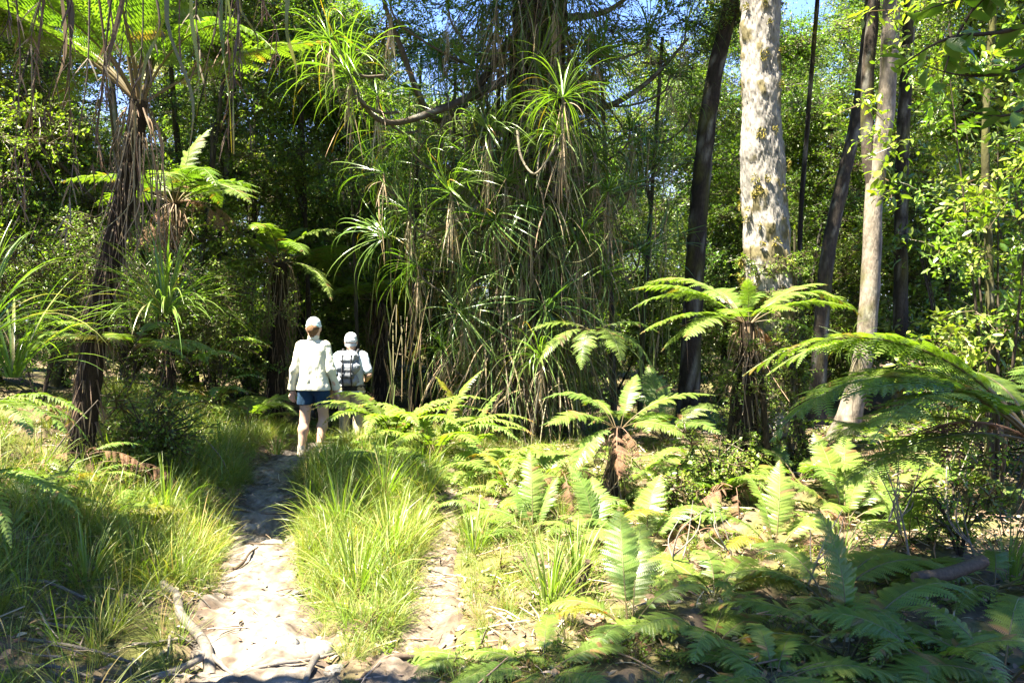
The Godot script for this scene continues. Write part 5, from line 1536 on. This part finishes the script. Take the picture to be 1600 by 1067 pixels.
func shrub(label: String, at: Vector3, h: float, n: int, spray: String, size: float, tint: Color, wide := 0.5, mat := "leaf") -> Node3D:
	var floor := land(at.x, at.z)
	var base := Vector3(at.x, minf(at.y, floor + 0.3) if at.y > floor else floor, at.z)
	base.y = floor - 0.02
	var o := thing("shrub", label, "shrub", base)
	var where := []
	for k in 5:
		var a := rnd(0, TAU)
		var e := Vector3(cos(a) * h * wide * 0.5, h * rnd(0.7, 1.0), sin(a) * h * wide * 0.4)
		trunk_of(o, [Vector3(0, -0.05, 0), e * 0.4 + Vector3(0, 0.1, 0), e], 0.012 + h * 0.004, 0.004, Color(0.13, 0.10, 0.07), "stem", 5, 6)
		for j in n / 5:
			var t := rnd(0.25, 1.05)
			where.append(base + e * t + rdir() * h * 0.16)
	clumps(o, "foliage", spray, where, size, tint, mat, false)
	return o

func build_right_side() -> void:
	# leaning dark trunk left of the pale one
	var at := Vector2(2.41, -11.00)
	var b := on_land(at)
	tree("leaning_tree", "dark leaning trunk left of the pale mossy one", at, [Vector3.ZERO, Vector3(2.49, 2.17, -11.00) - b, Vector3(2.60, 3.74, -11.00) - b, Vector3(2.76, 5.03, -11.00) - b, Vector3(2.98, 5.98, -11.00) - b, Vector3(3.24, 8.12, -11.00) - b], 0.19, 0.12, Color(0.075, 0.06, 0.045), [[Vector3(2.95, 5.81, -11.00) - b, Vector3(0.5, 0.35, 0.5), 8], [Vector3(3.24, 8.21, -11.00) - b, Vector3(1.8, 1.0, 1.6), 50]], "far", 0.8, Color.WHITE)
	# curved pale trunk, forked
	at = Vector2(3.92, -9.50)
	b = on_land(at)
	var o := tree("forked_tree", "pale slim trunk with a curved mossy base, right of the tall one", at, [Vector3.ZERO, Vector3(4.02, 0.58, -9.50) - b, Vector3(4.18, 1.34, -9.50) - b, Vector3(4.24, 2.24, -9.50) - b, Vector3(4.27, 3.14, -9.50) - b, Vector3(4.39, 4.04, -9.50) - b, Vector3(4.45, 5.38, -9.50) - b, Vector3(4.48, 6.86, -9.50) - b], 0.15, 0.115, Color(0.44, 0.37, 0.29), [[Vector3(4.48, 7.01, -9.50) - b, Vector3(1.5, 0.8, 1.4), 40]], "far", 0.9, Color.WHITE)
	trunk_of(o, [Vector3(4.26, 3.22, -9.50) - b, Vector3(4.22, 3.60, -9.55) - b, Vector3(4.22, 4.52, -9.60) - b, Vector3(4.29, 5.42, -9.60) - b, Vector3(4.30, 6.55, -9.60) - b], 0.10, 0.08, Color(0.12, 0.095, 0.07), "fork", 8, 12)
	var fern_tuft := part("leaf_tuft", TUFT[1], M.strap_leaf, o, Transform3D((Basis(Vector3.UP, PI) * Basis(Vector3.BACK, -0.9)).scaled(Vector3.ONE * 0.4), Vector3(4.03, 1.38, -9.40) - b))
	fern_tuft.set_meta("label", "small green tuft perched on the pale trunk")
	at = Vector2(4.01, -10.60)
	b = on_land(at)
	tree("slanting_tree", "dark slim trunk slanting behind the forked pale one", at, [Vector3.ZERO, Vector3(4.13, 2.23, -10.60) - b, Vector3(4.30, 3.24, -10.60) - b, Vector3(4.53, 4.33, -10.60) - b, Vector3(4.65, 5.32, -10.60) - b, Vector3(4.76, 6.65, -10.60) - b], 0.13, 0.09, Color(0.12, 0.10, 0.08), [[Vector3(4.79, 7.06, -10.60) - b, Vector3(1.3, 0.8, 1.2), 30]], "far", 0.9, Color.WHITE)
	at = Vector2(5.57, -11.50)
	b = on_land(at)
	tree("slim_tree", "dark upright trunk right of the forked pale one", at, [Vector3.ZERO, Vector3(5.56, 2.19, -11.50) - b, Vector3(5.56, 3.92, -11.50) - b, Vector3(5.63, 5.64, -11.50) - b, Vector3(5.66, 7.08, -11.50) - b], 0.13, 0.10, Color(0.09, 0.075, 0.055), [[Vector3(5.65, 7.52, -11.50) - b, Vector3(1.3, 0.8, 1.2), 30]], "far", 0.9, Color.WHITE)
	at = Vector2(3.93, -6.60)
	b = on_land(at)
	tree("slim_tree", "thin mossy trunk at the far right behind the tall fern", at, [Vector3.ZERO, Vector3(3.95, 1.10, -6.60) - b, Vector3(3.91, 2.15, -6.60) - b, Vector3(3.87, 3.19, -6.60) - b, Vector3(3.95, 4.54, -6.60) - b], 0.05, 0.035, Color(0.15, 0.14, 0.06), [[Vector3(3.97, 4.85, -6.60) - b, Vector3(1.0, 0.6, 0.9), 20]], "far", 0.7, Color.WHITE)
	at = Vector2(4.60, -12.50)
	b = on_land(at)
	tree("slim_tree", "very thin dark stem close right of the tall pale trunk", at, [Vector3.ZERO, Vector3(4.47, 2.64, -12.50) - b, Vector3(4.57, 4.62, -12.50) - b, Vector3(4.71, 6.58, -12.50) - b, Vector3(4.77, 7.55, -12.50) - b], 0.05, 0.04, Color(0.06, 0.05, 0.04), [[Vector3(4.77, 7.55, -12.50) - b, Vector3(1.0, 0.7, 1.0), 20]], "far", 0.9, Color.WHITE)
	var thin := [[1000, 12.0, 0.06, 20], [560, 13.0, 0.05, -10], [640, 12.6, 0.045, 12], [700, 12.2, 0.05, 8], [330, 12.5, 0.07, 30], [300, 12.0, 0.06, 40], [485, 14.0, 0.07, -10], [960, 13.5, 0.07, -14]]
	for q in thin:
		at = Vector2((q[0] - 800.0) / 1256.0 * q[1], -q[1])
		tree("sapling", "thin dark sapling stem in the shade behind the clearing" + order_of(q[0], thin), at, [Vector3.ZERO, Vector3(q[3] * 0.002, 1.5, 0), Vector3(q[3] * 0.008, 3.5, 0), Vector3(q[3] * 0.016, 6.0, 0)], q[2], q[2] * 0.6, Color(0.09, 0.075, 0.055), [[Vector3(q[3] * 0.016, 6.2, 0), Vector3(1.2, 0.7, 1.0), 16], [Vector3(q[3] * 0.01, 4.2, 0), Vector3(0.8, 0.6, 0.8), 8]], "far", 0.9, Color.WHITE, "saplings in the shade")
	# leafy shrub with broad leaves, lit
	var s := shrub("leafy shrub with pale yellow green leaves in sun at the right", Vector3(3.89, 0.60, -6.40), 4.2, 95, "broad", 0.8, Color(1.05, 1.03, 0.9), 0.26, "shrub_leaf")
	s.rotation.y = 0.3
	shrub("second broad-leaved shrub right behind the sunny one", Vector3(4.83, 0.48, -7.20), 4.6, 80, "broad", 0.85, Color(1.05, 1.03, 0.9), 0.34, "shrub_leaf")
	shrub("thin broad-leaved shrub beside the dark upright trunk", Vector3(6.43, -0.19, -11.50), 4.4, 60, "broad", 0.95, Color(1.05, 1.03, 0.9), 0.36, "shrub_leaf")
	shrub("low leafy shrub under the broad-leaved ones, dim", Vector3(4.14, 0.45, -7.40), 1.6, 44, "small", 1.0, Color(1.0, 1.0, 0.9), 0.6)
	shrub("sunny low shrub in front of the pale trunk's foot", Vector3(1.71, 0.23, -6.70), 0.5, 30, "cover", 1.2, Color(1.0, 1.0, 0.85), 0.9)
	shrub("sunny low shrub right of the bare-stemmed tree fern", Vector3(1.31, 0.32, -6.30), 0.4, 26, "cover", 1.2, Color(1.0, 1.0, 0.85), 0.9)
	shrub("tangled low shrub by the short log", Vector3(3.03, -0.11, -5.40), 0.7, 30, "cover", 1.2, Color(1.0, 1.0, 0.85), 0.8)
	for q in [[1375, 5.4, 0.7, 0.35, "bare pale twig rising below the tall right fern"], [1430, 5.0, 0.8, -0.3, "bare forked twig leaning left of the short log"], [1465, 5.8, 1.0, 0.25, "tallest bare pale twig under the leafy right shrub"], [1540, 5.2, 0.6, -0.4, "bare twig over the short log"], [1260, 4.9, 0.5, 0.3, "bare brown twig between the near thicket and sunny litter"], [1150, 5.2, 0.45, -0.3, "short bare twig in the sunny litter"], [1045, 5.0, 0.5, 0.2, "thin dark twig beside the airy ferns"]]:
		var x: float = (q[0] - 800.0) / 1256.0 * q[1]
		var h: float = q[2]
		var tw := thing("bare_twig", q[4], "twig", on_land(Vector2(x, -q[1])))
		for k in 4:
			var ts := Sheet.new()
			var e := Vector3(q[3] * h + rnd(-0.15, 0.15), h * rnd(0.6, 1.0), rnd(-0.15, 0.15))
			var s0 := Vector3(q[3] * h * 0.3, h * 0.3, 0) if k else Vector3(0, -0.04, 0)
			var cp := curve_points([s0, s0.lerp(e, 0.5) + rdir() * 0.06, e], 5)
			ts.tube(cp, tapered(cp.size(), 0.006 if k else 0.009, 0.002), 5, Color(0.30, 0.26, 0.20), Color(0.34, 0.30, 0.24))
			part("stem", ts.mesh(), M.root, tw)
	# near overhanging branch, top right
	var o2 := thing("overhanging_branch", "near dark leafy branch hanging into the upper right corner", "branch", Vector3(1.99, 2.85, -2.80))
	var ends := [[Vector3(1.77, 2.63, -2.80), Vector3(1.53, 2.60, -2.85), Vector3(1.38, 2.51, -2.90)], [Vector3(1.81, 2.52, -2.80), Vector3(1.57, 2.44, -2.75), Vector3(1.37, 2.46, -2.70)], [Vector3(1.71, 2.78, -2.85), Vector3(1.60, 2.64, -2.90), Vector3(1.54, 2.46, -2.90)], [Vector3(1.86, 2.45, -2.80), Vector3(1.70, 2.31, -2.75), Vector3(1.55, 2.34, -2.80)], [Vector3(1.81, 2.78, -2.80), Vector3(1.63, 2.74, -2.80), Vector3(1.44, 2.71, -2.90)]]
	var leaf_shapes := []
	for k in 4:
		var one := Sheet.new()
		one.leaf(Vector3.ZERO, Vector3.RIGHT, Vector3.UP, 0.11, 0.058, shade_of(Color(0.10, 0.17, 0.03), 0.25), true)
		leaf_shapes.append(one.mesh())
	for e in ends:
		var local := [Vector3.ZERO]
		for p: Vector3 in e:
			local.append(p - o2.position)
		trunk_of(o2, local, 0.014, 0.004, Color(0.09, 0.07, 0.05), "twig", 6, 6)
		var cp := curve_points(local, 6)
		for j in 15:
			var p: Vector3 = cp[5 + rng.randi() % (cp.size() - 5)]
			var b2 := Basis(Vector3.UP, rnd(0, TAU)) * Basis(Vector3.BACK, rnd(-0.9, 0.3)) * Basis(Vector3.RIGHT, rnd(-0.8, 0.8))
			part("leaf", leaf_shapes[rng.randi() % 4], M.shrub_leaf, o2, Transform3D(b2.scaled(Vector3.ONE * rnd(0.7, 1.15)), p))
	trunk_of(o2, [Vector3.ZERO, Vector3(0.7, -0.4, 0.1), Vector3(1.3, -1.6, 0.2), Vector3(1.5, -3.0, 0.2)], 0.03, 0.05, Color(0.09, 0.07, 0.05), "limb", 6, 8)

func build_grass() -> void:
	var o := Node3D.new()
	o.name = "grass"
	o.set_meta("kind", "stuff")
	o.set_meta("label", "long yellow green grass along both sides of the track")
	add_child(o)
	var sets := [[], [], [], [], []]
	var tints := [[], [], [], [], []]
	var tries := 0
	var got := 0
	while tries < 14000 and got < 4200:
		tries += 1
		var z := -rnd(2.9, 12.5)
		var x := rnd(-5.0, 1.6)
		var m := across(TRACK, x, z)
		var s := across(SIDE_TRACK, x, z)
		var d := 0.0
		if absf(m) < 1.0 or absf(s) < 0.95 and rng.randf() > 0.12 + 0.5 * smoothstep(-5.5, -7.5, z):
			d = 0.0
		elif m > 1.0 and (s < -1.0 or z < -9.0 and x < -0.2):
			d = 1.0
		elif m < -1.0 and m > -9.0:
			d = 0.9 * smoothstep(-8.5, -2.0, m) + 0.1
		elif s > 1.0 and x < 1.4:
			d = 0.42 * smoothstep(1.2, -0.3, x) * (1.0 if z < -4.2 else 0.3)
		if z > -4.7 and x > -2.5 and m < 0.0:
			d *= 0.12
		if z > -4.15 and m > 0.0:
			d *= 0.35
		if z < -8.0 and z > -9.8 and absf(x + 2.35) < 0.55:
			d *= 0.2
		d *= 0.65 + 0.6 * bumpy.get_noise_2d(x * 1.2 + 7.0, z * 1.2)
		if rng.randf() > d:
			continue
		var edge := minf(absf(absf(m) - 1.0), absf(absf(s) - 1.0))
		var size := rnd(0.18, 0.40) * (1.35 if rng.randf() < 0.15 else 1.0) * (0.55 + 0.45 * smoothstep(0.0, 0.7, edge))
		if z > -4.15 and m > 1.0 or s > 1.0:
			size *= 0.65
		var k := rng.randi() % 5
		var b := Basis(Vector3.UP, rnd(0, TAU)) * Basis(Vector3.RIGHT, rnd(-0.45, 0.45))
		sets[k].append(Transform3D(b.scaled(Vector3(size * 1.1, size, size * 1.1)), on_land(Vector2(x, z))))
		var f := rnd(0.75, 1.15)
		tints[k].append(Color(f * rnd(0.9, 1.3), f, f * 0.9) if rng.randf() > 0.08 else Color(1.9 * f, 1.25 * f, 1.6 * f))
		got += 1
	for k in 5:
		many("grass_tufts", GRASS[k], M.grass, o, sets[k], tints[k])
	# short turf between the tufts
	sets = [[], [], [], [], []]
	tints = [[], [], [], [], []]
	for i in 9000:
		var z := -rnd(3.0, 12.0)
		var x := rnd(-5.0, 2.2)
		var m := absf(across(TRACK, x, z))
		if m < 0.85 or absf(across(SIDE_TRACK, x, z)) < 0.7 and rng.randf() < 0.8 or bumpy.get_noise_2d(x * 2.0 - 7.0, z * 2.0) < -0.15:
			continue
		if m < 1.1 and rng.randf() < 0.6 or x > 0.3 and rng.randf() < 0.5:
			continue
		var k := rng.randi() % 5
		var f := rnd(0.75, 1.15)
		sets[k].append(Transform3D((Basis(Vector3.UP, rnd(0, TAU)) * Basis(Vector3.RIGHT, rnd(-0.5, 0.5))).scaled(Vector3(1.4, 1.0, 1.4) * rnd(0.05, 0.14)), on_land(Vector2(x, z), 0.005)))
		tints[k].append(Color(f * rnd(0.9, 1.3), f, f * 0.9) if rng.randf() > 0.15 else Color(1.9 * f, 1.25 * f, 1.6 * f))
	for k in 5:
		many("turf", GRASS[k], M.grass, o, sets[k], tints[k])
	# sedges large enough to stand out
	var list := [
		[555, 4.75, 0.62, 70, "big arching sedge at the near end of the grass strip"], [610, 5.3, 0.6, 60, "arching sedge in the middle of the grass strip, right side"], [530, 5.9, 0.6, 60, "tall sedge on the grass strip beside the path"],
		[600, 6.6, 0.6, 60, "tall sedge on the grass strip before the ferns"], [520, 7.2, 0.55, 50, "sedge on the grass strip near the walkers' feet"], [860, 4.6, 0.58, 80, "dark upright rush clump right of the side rut"], [900, 4.9, 0.5, 60, "second dark rush clump behind the upright one"],
		[740, 5.6, 0.5, 50, "pale sedge just right of the side rut"], [255, 6.0, 0.6, 50, "sunlit sedge on the left verge"], [300, 7.2, 0.55, 50, "green sedge on the left verge under the bank"], [130, 4.6, 0.5, 46, "shaded sedge low on the left verge"], [210, 4.9, 0.45, 40, "shaded sedge close to the pale root"],
		[220, 7.2, 0.5, 40, "sedge at the foot of the bank shrubs"], [340, 8.3, 0.5, 40, "sedge beside the path before the first walker"], [1315, 5.2, 0.42, 24, "stiff lime sedge beneath the ladder-frond fern"], [1585, 5.0, 0.5, 40, "coarse sedge at the right edge by the log"],
		[660, 7.8, 0.5, 46, "sedge at the side rut's far end"], [430, 8.9, 0.45, 40, "sedge left of the first walker's feet"],
	]
	for q in list:
		var at := on_land(Vector2((q[0] - 800.0) / 1256.0 * q[1], -q[1]))
		var green: Color = Color(0.16, 0.23, 0.05)
		strap_clump("sedge", q[4], at, q[3], q[2], 0.009, 50.0, green, "grass", "sedges along the track")

func blob(r: Vector3, seedling: float) -> ArrayMesh:
	var s := Sheet.new()
	var rows := 10
	var sides := 14
	for j in rows + 1:
		var e := PI * j / rows - PI / 2
		for q in sides + 1:
			var a := TAU * (q % sides) / sides
			var d := Vector3(cos(e) * cos(a), sin(e), cos(e) * sin(a))
			var f := 1.0 + 0.28 * bumpy.get_noise_3d(d.x * 1.1 + seedling, d.y * 1.1, d.z * 1.1) + 0.06 * cells.get_noise_3d(d.x * 3.0, d.y * 3.0 + seedling, d.z * 3.0)
			var t := 0.30 * (1.0 + 0.3 * bumpy.get_noise_3d(d.x * 4.0, d.y * 4.0, d.z * 4.0 + seedling))
			s.add(d * f * r, d, Color(t, t * 0.95, t * 0.87))
	for j in rows:
		for q in sides:
			var a := j * (sides + 1) + q
			s.quad(a, a + 1, a + sides + 2, a + sides + 1)
	return s.mesh()

func build_floor_bits() -> void:
	var grey := Color(0.33, 0.29, 0.24)
	var brown := Color(0.17, 0.125, 0.085)
	# roots and sticks: points are x, height over the ground, z
	root_piece("tree_root", "thick pale root curving down from the left verge onto the path", "root", [Vector3(-2.08, -0.03, -4.95), Vector3(-2.08, 0.04, -4.78), Vector3(-1.99, 0.05, -4.58), Vector3(-1.86, 0.035, -4.42), Vector3(-1.76, 0.045, -4.24), Vector3(-1.60, 0.05, -4.10), Vector3(-1.50, 0.055, -3.92), Vector3(-1.44, 0.0, -3.80)], 0.026, 0.038, grey * 0.85)
	root_piece("tree_root", "pale root forking left toward the viewer from the thick one", "root", [Vector3(-1.50, 0.06, -3.92), Vector3(-1.54, 0.05, -3.8), Vector3(-1.62, 0.035, -3.68), Vector3(-1.74, 0.0, -3.55), Vector3(-1.95, -0.03, -3.4)], 0.030, 0.016, grey)
	root_piece("tree_root", "thin root forking right across the path from the thick one", "root", [Vector3(-1.50, 0.06, -3.92), Vector3(-1.42, 0.04, -3.85), Vector3(-1.33, 0.02, -3.76), Vector3(-1.24, -0.01, -3.68)], 0.022, 0.010, grey)
	root_piece("stick", "dark crooked stick lying along the path", "stick", [Vector3(-1.83, 0.03, -5.25), Vector3(-1.80, 0.05, -5.35), Vector3(-1.81, 0.06, -5.5), Vector3(-1.80, 0.04, -5.65)], 0.017, 0.010, brown)
	root_piece("tree_root", "half-buried root on the right edge of the path", "root", [Vector3(-1.38, 0.015, -4.75), Vector3(-1.28, 0.03, -4.8), Vector3(-1.15, 0.02, -4.9), Vector3(-1.0, -0.02, -5.0)], 0.018, 0.014, grey)
	root_piece("stick", "thin stick across the path near the root step", "stick", [Vector3(-1.95, 0.03, -5.95), Vector3(-1.80, 0.03, -5.85), Vector3(-1.62, 0.03, -5.82)], 0.010, 0.006, brown)
	root_piece("tree_root", "long root along the bottom of the path, right side", "root", [Vector3(-1.22, 0.01, -3.72), Vector3(-1.1, 0.03, -3.70), Vector3(-0.95, 0.03, -3.78), Vector3(-0.85, 0.0, -3.9)], 0.014, 0.012, grey)
	root_piece("tree_root", "upright root stub by the mossy stones", "root", [Vector3(-0.92, 0.06, -3.75), Vector3(-0.93, 0.05, -3.66), Vector3(-0.93, 0.01, -3.55), Vector3(-0.94, -0.03, -3.45)], 0.025, 0.018, grey)
	root_piece("tree_root", "dark root lying across the side rut", "root", [Vector3(-0.62, 0.0, -3.72), Vector3(-0.5, 0.03, -3.74), Vector3(-0.38, 0.04, -3.8), Vector3(-0.28, 0.0, -3.9)], 0.016, 0.012, brown)
	var steps := [[-2.42, -6.50, -1.72, -6.46, 0.026, "front root of the root step across the path"], [-2.38, -6.62, -1.66, -6.66, 0.022, "second root of the root step"], [-2.3, -6.78, -1.75, -6.86, 0.02, "third root of the root step"], [-2.5, -6.40, -2.1, -6.36, 0.018, "short root left of the root step"], [-2.2, -7.0, -1.8, -6.72, 0.016, "slanting root behind the root step"], [-2.6, -8.0, -2.2, -7.9, 0.018, "root crossing the path beyond the step"], [-2.7, -8.9, -2.15, -8.7, 0.02, "root crossing the path at the walker's heel"]]
	for q in steps:
		root_piece("tree_root", q[5], "root", [Vector3(q[0], -0.01, q[1]), Vector3(lerpf(q[0], q[2], 0.35), 0.02, lerpf(q[1], q[3], 0.35) + 0.05), Vector3(lerpf(q[0], q[2], 0.7), 0.02, lerpf(q[1], q[3], 0.7) - 0.03), Vector3(q[2], -0.02, q[3])], q[4], q[4] * 0.7, grey * 0.9)
	var tangle := [[-2.75, -4.35, -2.0, -4.45, 0.016, "dark root bending along the left verge above the tangle"], [-2.6, -4.05, -1.75, -4.2, 0.02, "knotted root across the middle of the root tangle"], [-2.5, -3.75, -1.7, -3.85, 0.018, "grey root low in the root tangle"], [-2.3, -3.55, -1.62, -3.7, 0.015, "thin root nearest the viewer in the tangle"], [-2.2, -4.6, -1.75, -4.35, 0.014, "short root behind the thick pale one"], [-1.95, -4.0, -1.55, -4.15, 0.013, "small root tucked under the thick pale one"], [-2.4, -3.95, -2.05, -3.6, 0.017, "root slanting toward the lower left corner"]]
	for q in tangle:
		root_piece("tree_root", q[5], "root", [Vector3(q[0], -0.015, q[1]), Vector3(lerpf(q[0], q[2], 0.3), 0.022, lerpf(q[1], q[3], 0.3) + rnd(-0.06, 0.06)), Vector3(lerpf(q[0], q[2], 0.65), 0.016, lerpf(q[1], q[3], 0.65) + rnd(-0.06, 0.06)), Vector3(q[2], -0.02, q[3])], q[4], q[4] * 0.6, grey * rnd(0.55, 0.9))
	for i in 22:
		var x := rnd(-2.6, -1.45)
		var z := rnd(-5.0, -3.5)
		var a := rnd(0, PI)
		var l := rnd(0.1, 0.28)
		root_piece("twig", "small bare twig in the root tangle at lower left", "twig", [Vector3(x, 0.02, z), Vector3(x + cos(a) * l * 0.5, 0.035, z + sin(a) * l * 0.5 + 0.02), Vector3(x + cos(a) * l, 0.015, z + sin(a) * l)], rnd(0.005, 0.012), 0.004, grey * rnd(0.6, 1.0), "twigs in the root tangle")
	root_piece("log", "short broken log lying at the right among ferns", "log", [Vector3(2.15, 0.22, -4.25), Vector3(2.35, 0.24, -4.3), Vector3(2.6, 0.25, -4.4)], 0.05, 0.05, brown * 1.3)
	root_piece("stump", "small dark stump standing in the grass right of the side rut", "stump", [Vector3(0.42, -0.05, -4.7), Vector3(0.40, 0.08, -4.72), Vector3(0.44, 0.17, -4.75), Vector3(0.46, 0.22, -4.74)], 0.045, 0.035, brown * 0.8)
	var stones := [[-0.98, -3.98, 0.10, "largest grey stone at the right edge of the path"], [-1.12, -3.95, 0.075, "grey stone half buried beside the largest one"], [-0.82, -3.72, 0.06, "mossy grey stone near the root stub"], [-0.70, -4.0, 0.055, "small grey stone under the sedge"], [-2.12, -6.45, 0.07, "grey stone in the root step"], [-0.36, -4.05, 0.04, "pebble-sized stone on the side rut"]]
	var n := 0
	for q in stones:
		var o := thing("stone", q[3], "stone", Vector3(q[0], land(q[0], q[1]) - 0.01, q[1]), "stones by the track")
		part("rock", blob(Vector3(q[2], q[2] * 0.6, q[2] * 0.8), n * 3.7), M.stone, o)
		n += 1
	# fallen leaves, ground cover, brown litter
	var leaf := Sheet.new()
	leaf.leaf(Vector3.ZERO, Vector3.RIGHT, Vector3.UP, 1.0, 0.45, Color(1, 1, 1), true)
	var lm := leaf.mesh()
	var where := []
	var tints := []
	for i in 15000:
		var z := -rnd(3.0, 13.0)
		var x := rnd(-4.5, 6.5)
		if across(SIDE_TRACK, x, z) < -1.0 and across(TRACK, x, z) > 1.0 and rng.randf() < 0.7:
			continue
		if absf(across(TRACK, x, z)) < 0.8 and rng.randf() < 0.82:
			continue
		var b := Basis(Vector3.UP, rnd(0, TAU)) * Basis(Vector3.RIGHT, rnd(-0.7, 0.7)) * Basis(Vector3.BACK, rnd(-0.4, 0.4))
		where.append(Transform3D(b.scaled(Vector3.ONE * rnd(0.025, 0.075)), Vector3(x, land(x, z) + rnd(0.008, 0.03), z)))
		tints.append(shade_of([Color(0.22, 0.13, 0.07), Color(0.30, 0.21, 0.13), Color(0.12, 0.08, 0.05), Color(0.36, 0.29, 0.20)][rng.randi() % 4], 0.3))
	var l1 := many("leaf_litter", lm, M.litter, self, where, tints)
	l1.set_meta("label", "fallen brown leaves scattered over the forest floor")
	where = []
	tints = []
	for i in 5200:
		var z := -rnd(3.2, 10.0)
		var k := rng.randi() % 3
		var x := -1.0
		for j in TRACK.size() - 1:
			if z <= TRACK[j].z and z >= TRACK[j + 1].z:
				x = lerpf(TRACK[j].x, TRACK[j + 1].x, (TRACK[j].z - z) / (TRACK[j].z - TRACK[j + 1].z))
		x += rnd(-0.5, 0.5) if k else rnd(0.8, 1.6)
		if absf(rnd(-0.5, 0.5)) > 0.2 and absf(across(TRACK, x, z)) < 0.45:
			continue
		var b := Basis(Vector3.UP, rnd(0, TAU)) * Basis(Vector3.RIGHT, rnd(-0.9, 0.9))
		where.append(Transform3D(b.scaled(Vector3(1, 1, rnd(0.4, 1.0)) * rnd(0.006, 0.022)), Vector3(x, land(x, z) + rnd(0.012, 0.026), z)))
		tints.append(shade_of([Color(0.16, 0.10, 0.06), Color(0.10, 0.07, 0.045), Color(0.20, 0.14, 0.09), Color(0.14, 0.10, 0.07)][rng.randi() % 4], 0.3))
	var l3 := many("track_litter", lm, M.litter, self, where, tints)
	l3.set_meta("label", "crumbs of dry leaf and bark trodden into the track")
	where = []
	tints = []
	var stick := Sheet.new()
	stick.tube([Vector3(-0.5, 0, 0), Vector3(0, 0.03, 0.04), Vector3(0.5, 0, 0)], [0.016, 0.016, 0.008], 4, Color(1, 1, 1), Color(1, 1, 1))
	for i in 2600:
		var z := -rnd(3.0, 12.0)
		var x := rnd(-4.0, 6.0)
		if absf(across(TRACK, x, z)) < 0.9 and rng.randf() < 0.7:
			continue
		var b := Basis(Vector3.UP, rnd(0, TAU)) * Basis(Vector3.BACK, rnd(-0.25, 0.25))
		where.append(Transform3D(b.scaled(Vector3.ONE * rnd(0.06, 0.35)), Vector3(x, land(x, z) + rnd(0.01, 0.04), z)))
		tints.append(shade_of([Color(0.20, 0.14, 0.09), Color(0.33, 0.27, 0.20)][rng.randi() % 2], 0.35))
	var l2 := many("fallen_twigs", stick.mesh(), M.litter, self, where, tints)
	l2.set_meta("label", "fallen twigs scattered over the forest floor")
	where = []
	var o2 := Node3D.new()
	o2.name = "ground_cover"
	o2.set_meta("kind", "stuff")
	o2.set_meta("label", "low creeping ground cover plants")
	add_child(o2)
	for i in 2600:
		var z := -rnd(3.0, 13.0)
		var x := rnd(-5.0, 6.5)
		if absf(across(TRACK, x, z)) < 1.15 or absf(across(SIDE_TRACK, x, z)) < 1.1:
			continue
		if bumpy.get_noise_2d(x * 1.3 - 20.0, z * 1.3) < -0.1 and rng.randf() < 0.8:
			continue
		where.append(Vector3(x, land(x, z) + rnd(0.0, 0.06), z))
	clumps(o2, "creeping_leaves", "cover", where, 0.8, Color(1.0, 0.98, 0.75), "leaf", false)

# ---------------------------------------------------------------- the scene
func _ready() -> void:
	rng.seed = 20240611
	var cam := Camera3D.new()
	cam.name = "camera"
	add_child(cam)
	cam.fov = 46.02
	cam.position = Vector3(0, 1.6, 0)
	cam.rotation_degrees = Vector3(-1.3, 0, 0)
	cam.near = 0.05
	cam.far = 600.0
	cam.current = true
	var env := Environment.new()
	env.background_mode = Environment.BG_SKY
	var sky := Sky.new()
	var pm := ProceduralSkyMaterial.new()
	pm.sky_top_color = Color(0.32, 0.55, 0.95)
	pm.sky_horizon_color = Color(0.86, 0.90, 0.94)
	pm.sky_energy_multiplier = 0.58
	pm.ground_bottom_color = Color(0.16, 0.15, 0.10)
	pm.ground_horizon_color = Color(0.45, 0.48, 0.42)
	pm.sun_angle_max = 0.3
	sky.sky_material = pm
	env.sky = sky
	env.tonemap_mode = Environment.TONE_MAPPER_LINEAR
	env.tonemap_exposure = 9.4
	env.sdfgi_enabled = true
	env.ssao_enabled = true
	env.ssil_enabled = true
	var we := WorldEnvironment.new()
	we.name = "environment"
	we.environment = env
	add_child(we)
	var sun := DirectionalLight3D.new()
	sun.name = "sun"
	add_child(sun)
	sun.look_at_from_position(SUN * 10.0, Vector3.ZERO, Vector3.UP)
	sun.light_color = Color(1.0, 0.96, 0.88)
	sun.light_energy = 1.6
	sun.light_angular_distance = 0.5
	sun.shadow_enabled = true

	bumpy.noise_type = FastNoiseLite.TYPE_SIMPLEX_SMOOTH
	bumpy.frequency = 1.0
	bumpy.fractal_octaves = 2
	bumpy.seed = 3
	cells.noise_type = FastNoiseLite.TYPE_CELLULAR
	cells.frequency = 1.0
	cells.cellular_return_type = FastNoiseLite.RETURN_DISTANCE2_SUB
	cells.seed = 5
	make_materials()
	make_fronds()
	make_tufts()
	make_sprays()
	lay_shafts()
	build_ground()
	build_track("path", TRACK, "bare trodden earth of the walking track", Color(0.27, 0.235, 0.195))
	build_track("side_path", SIDE_TRACK, "narrower bare wheel rut beside the grass strip", Color(0.24, 0.19, 0.14))
	build_forest()
	build_canopy()
	build_shaggy_tree()
	build_moss_trunk()
	build_tree_ferns()
	build_ferns()
	build_left_bank()
	build_right_side()
	build_people()
	build_grass()
	build_floor_bits()
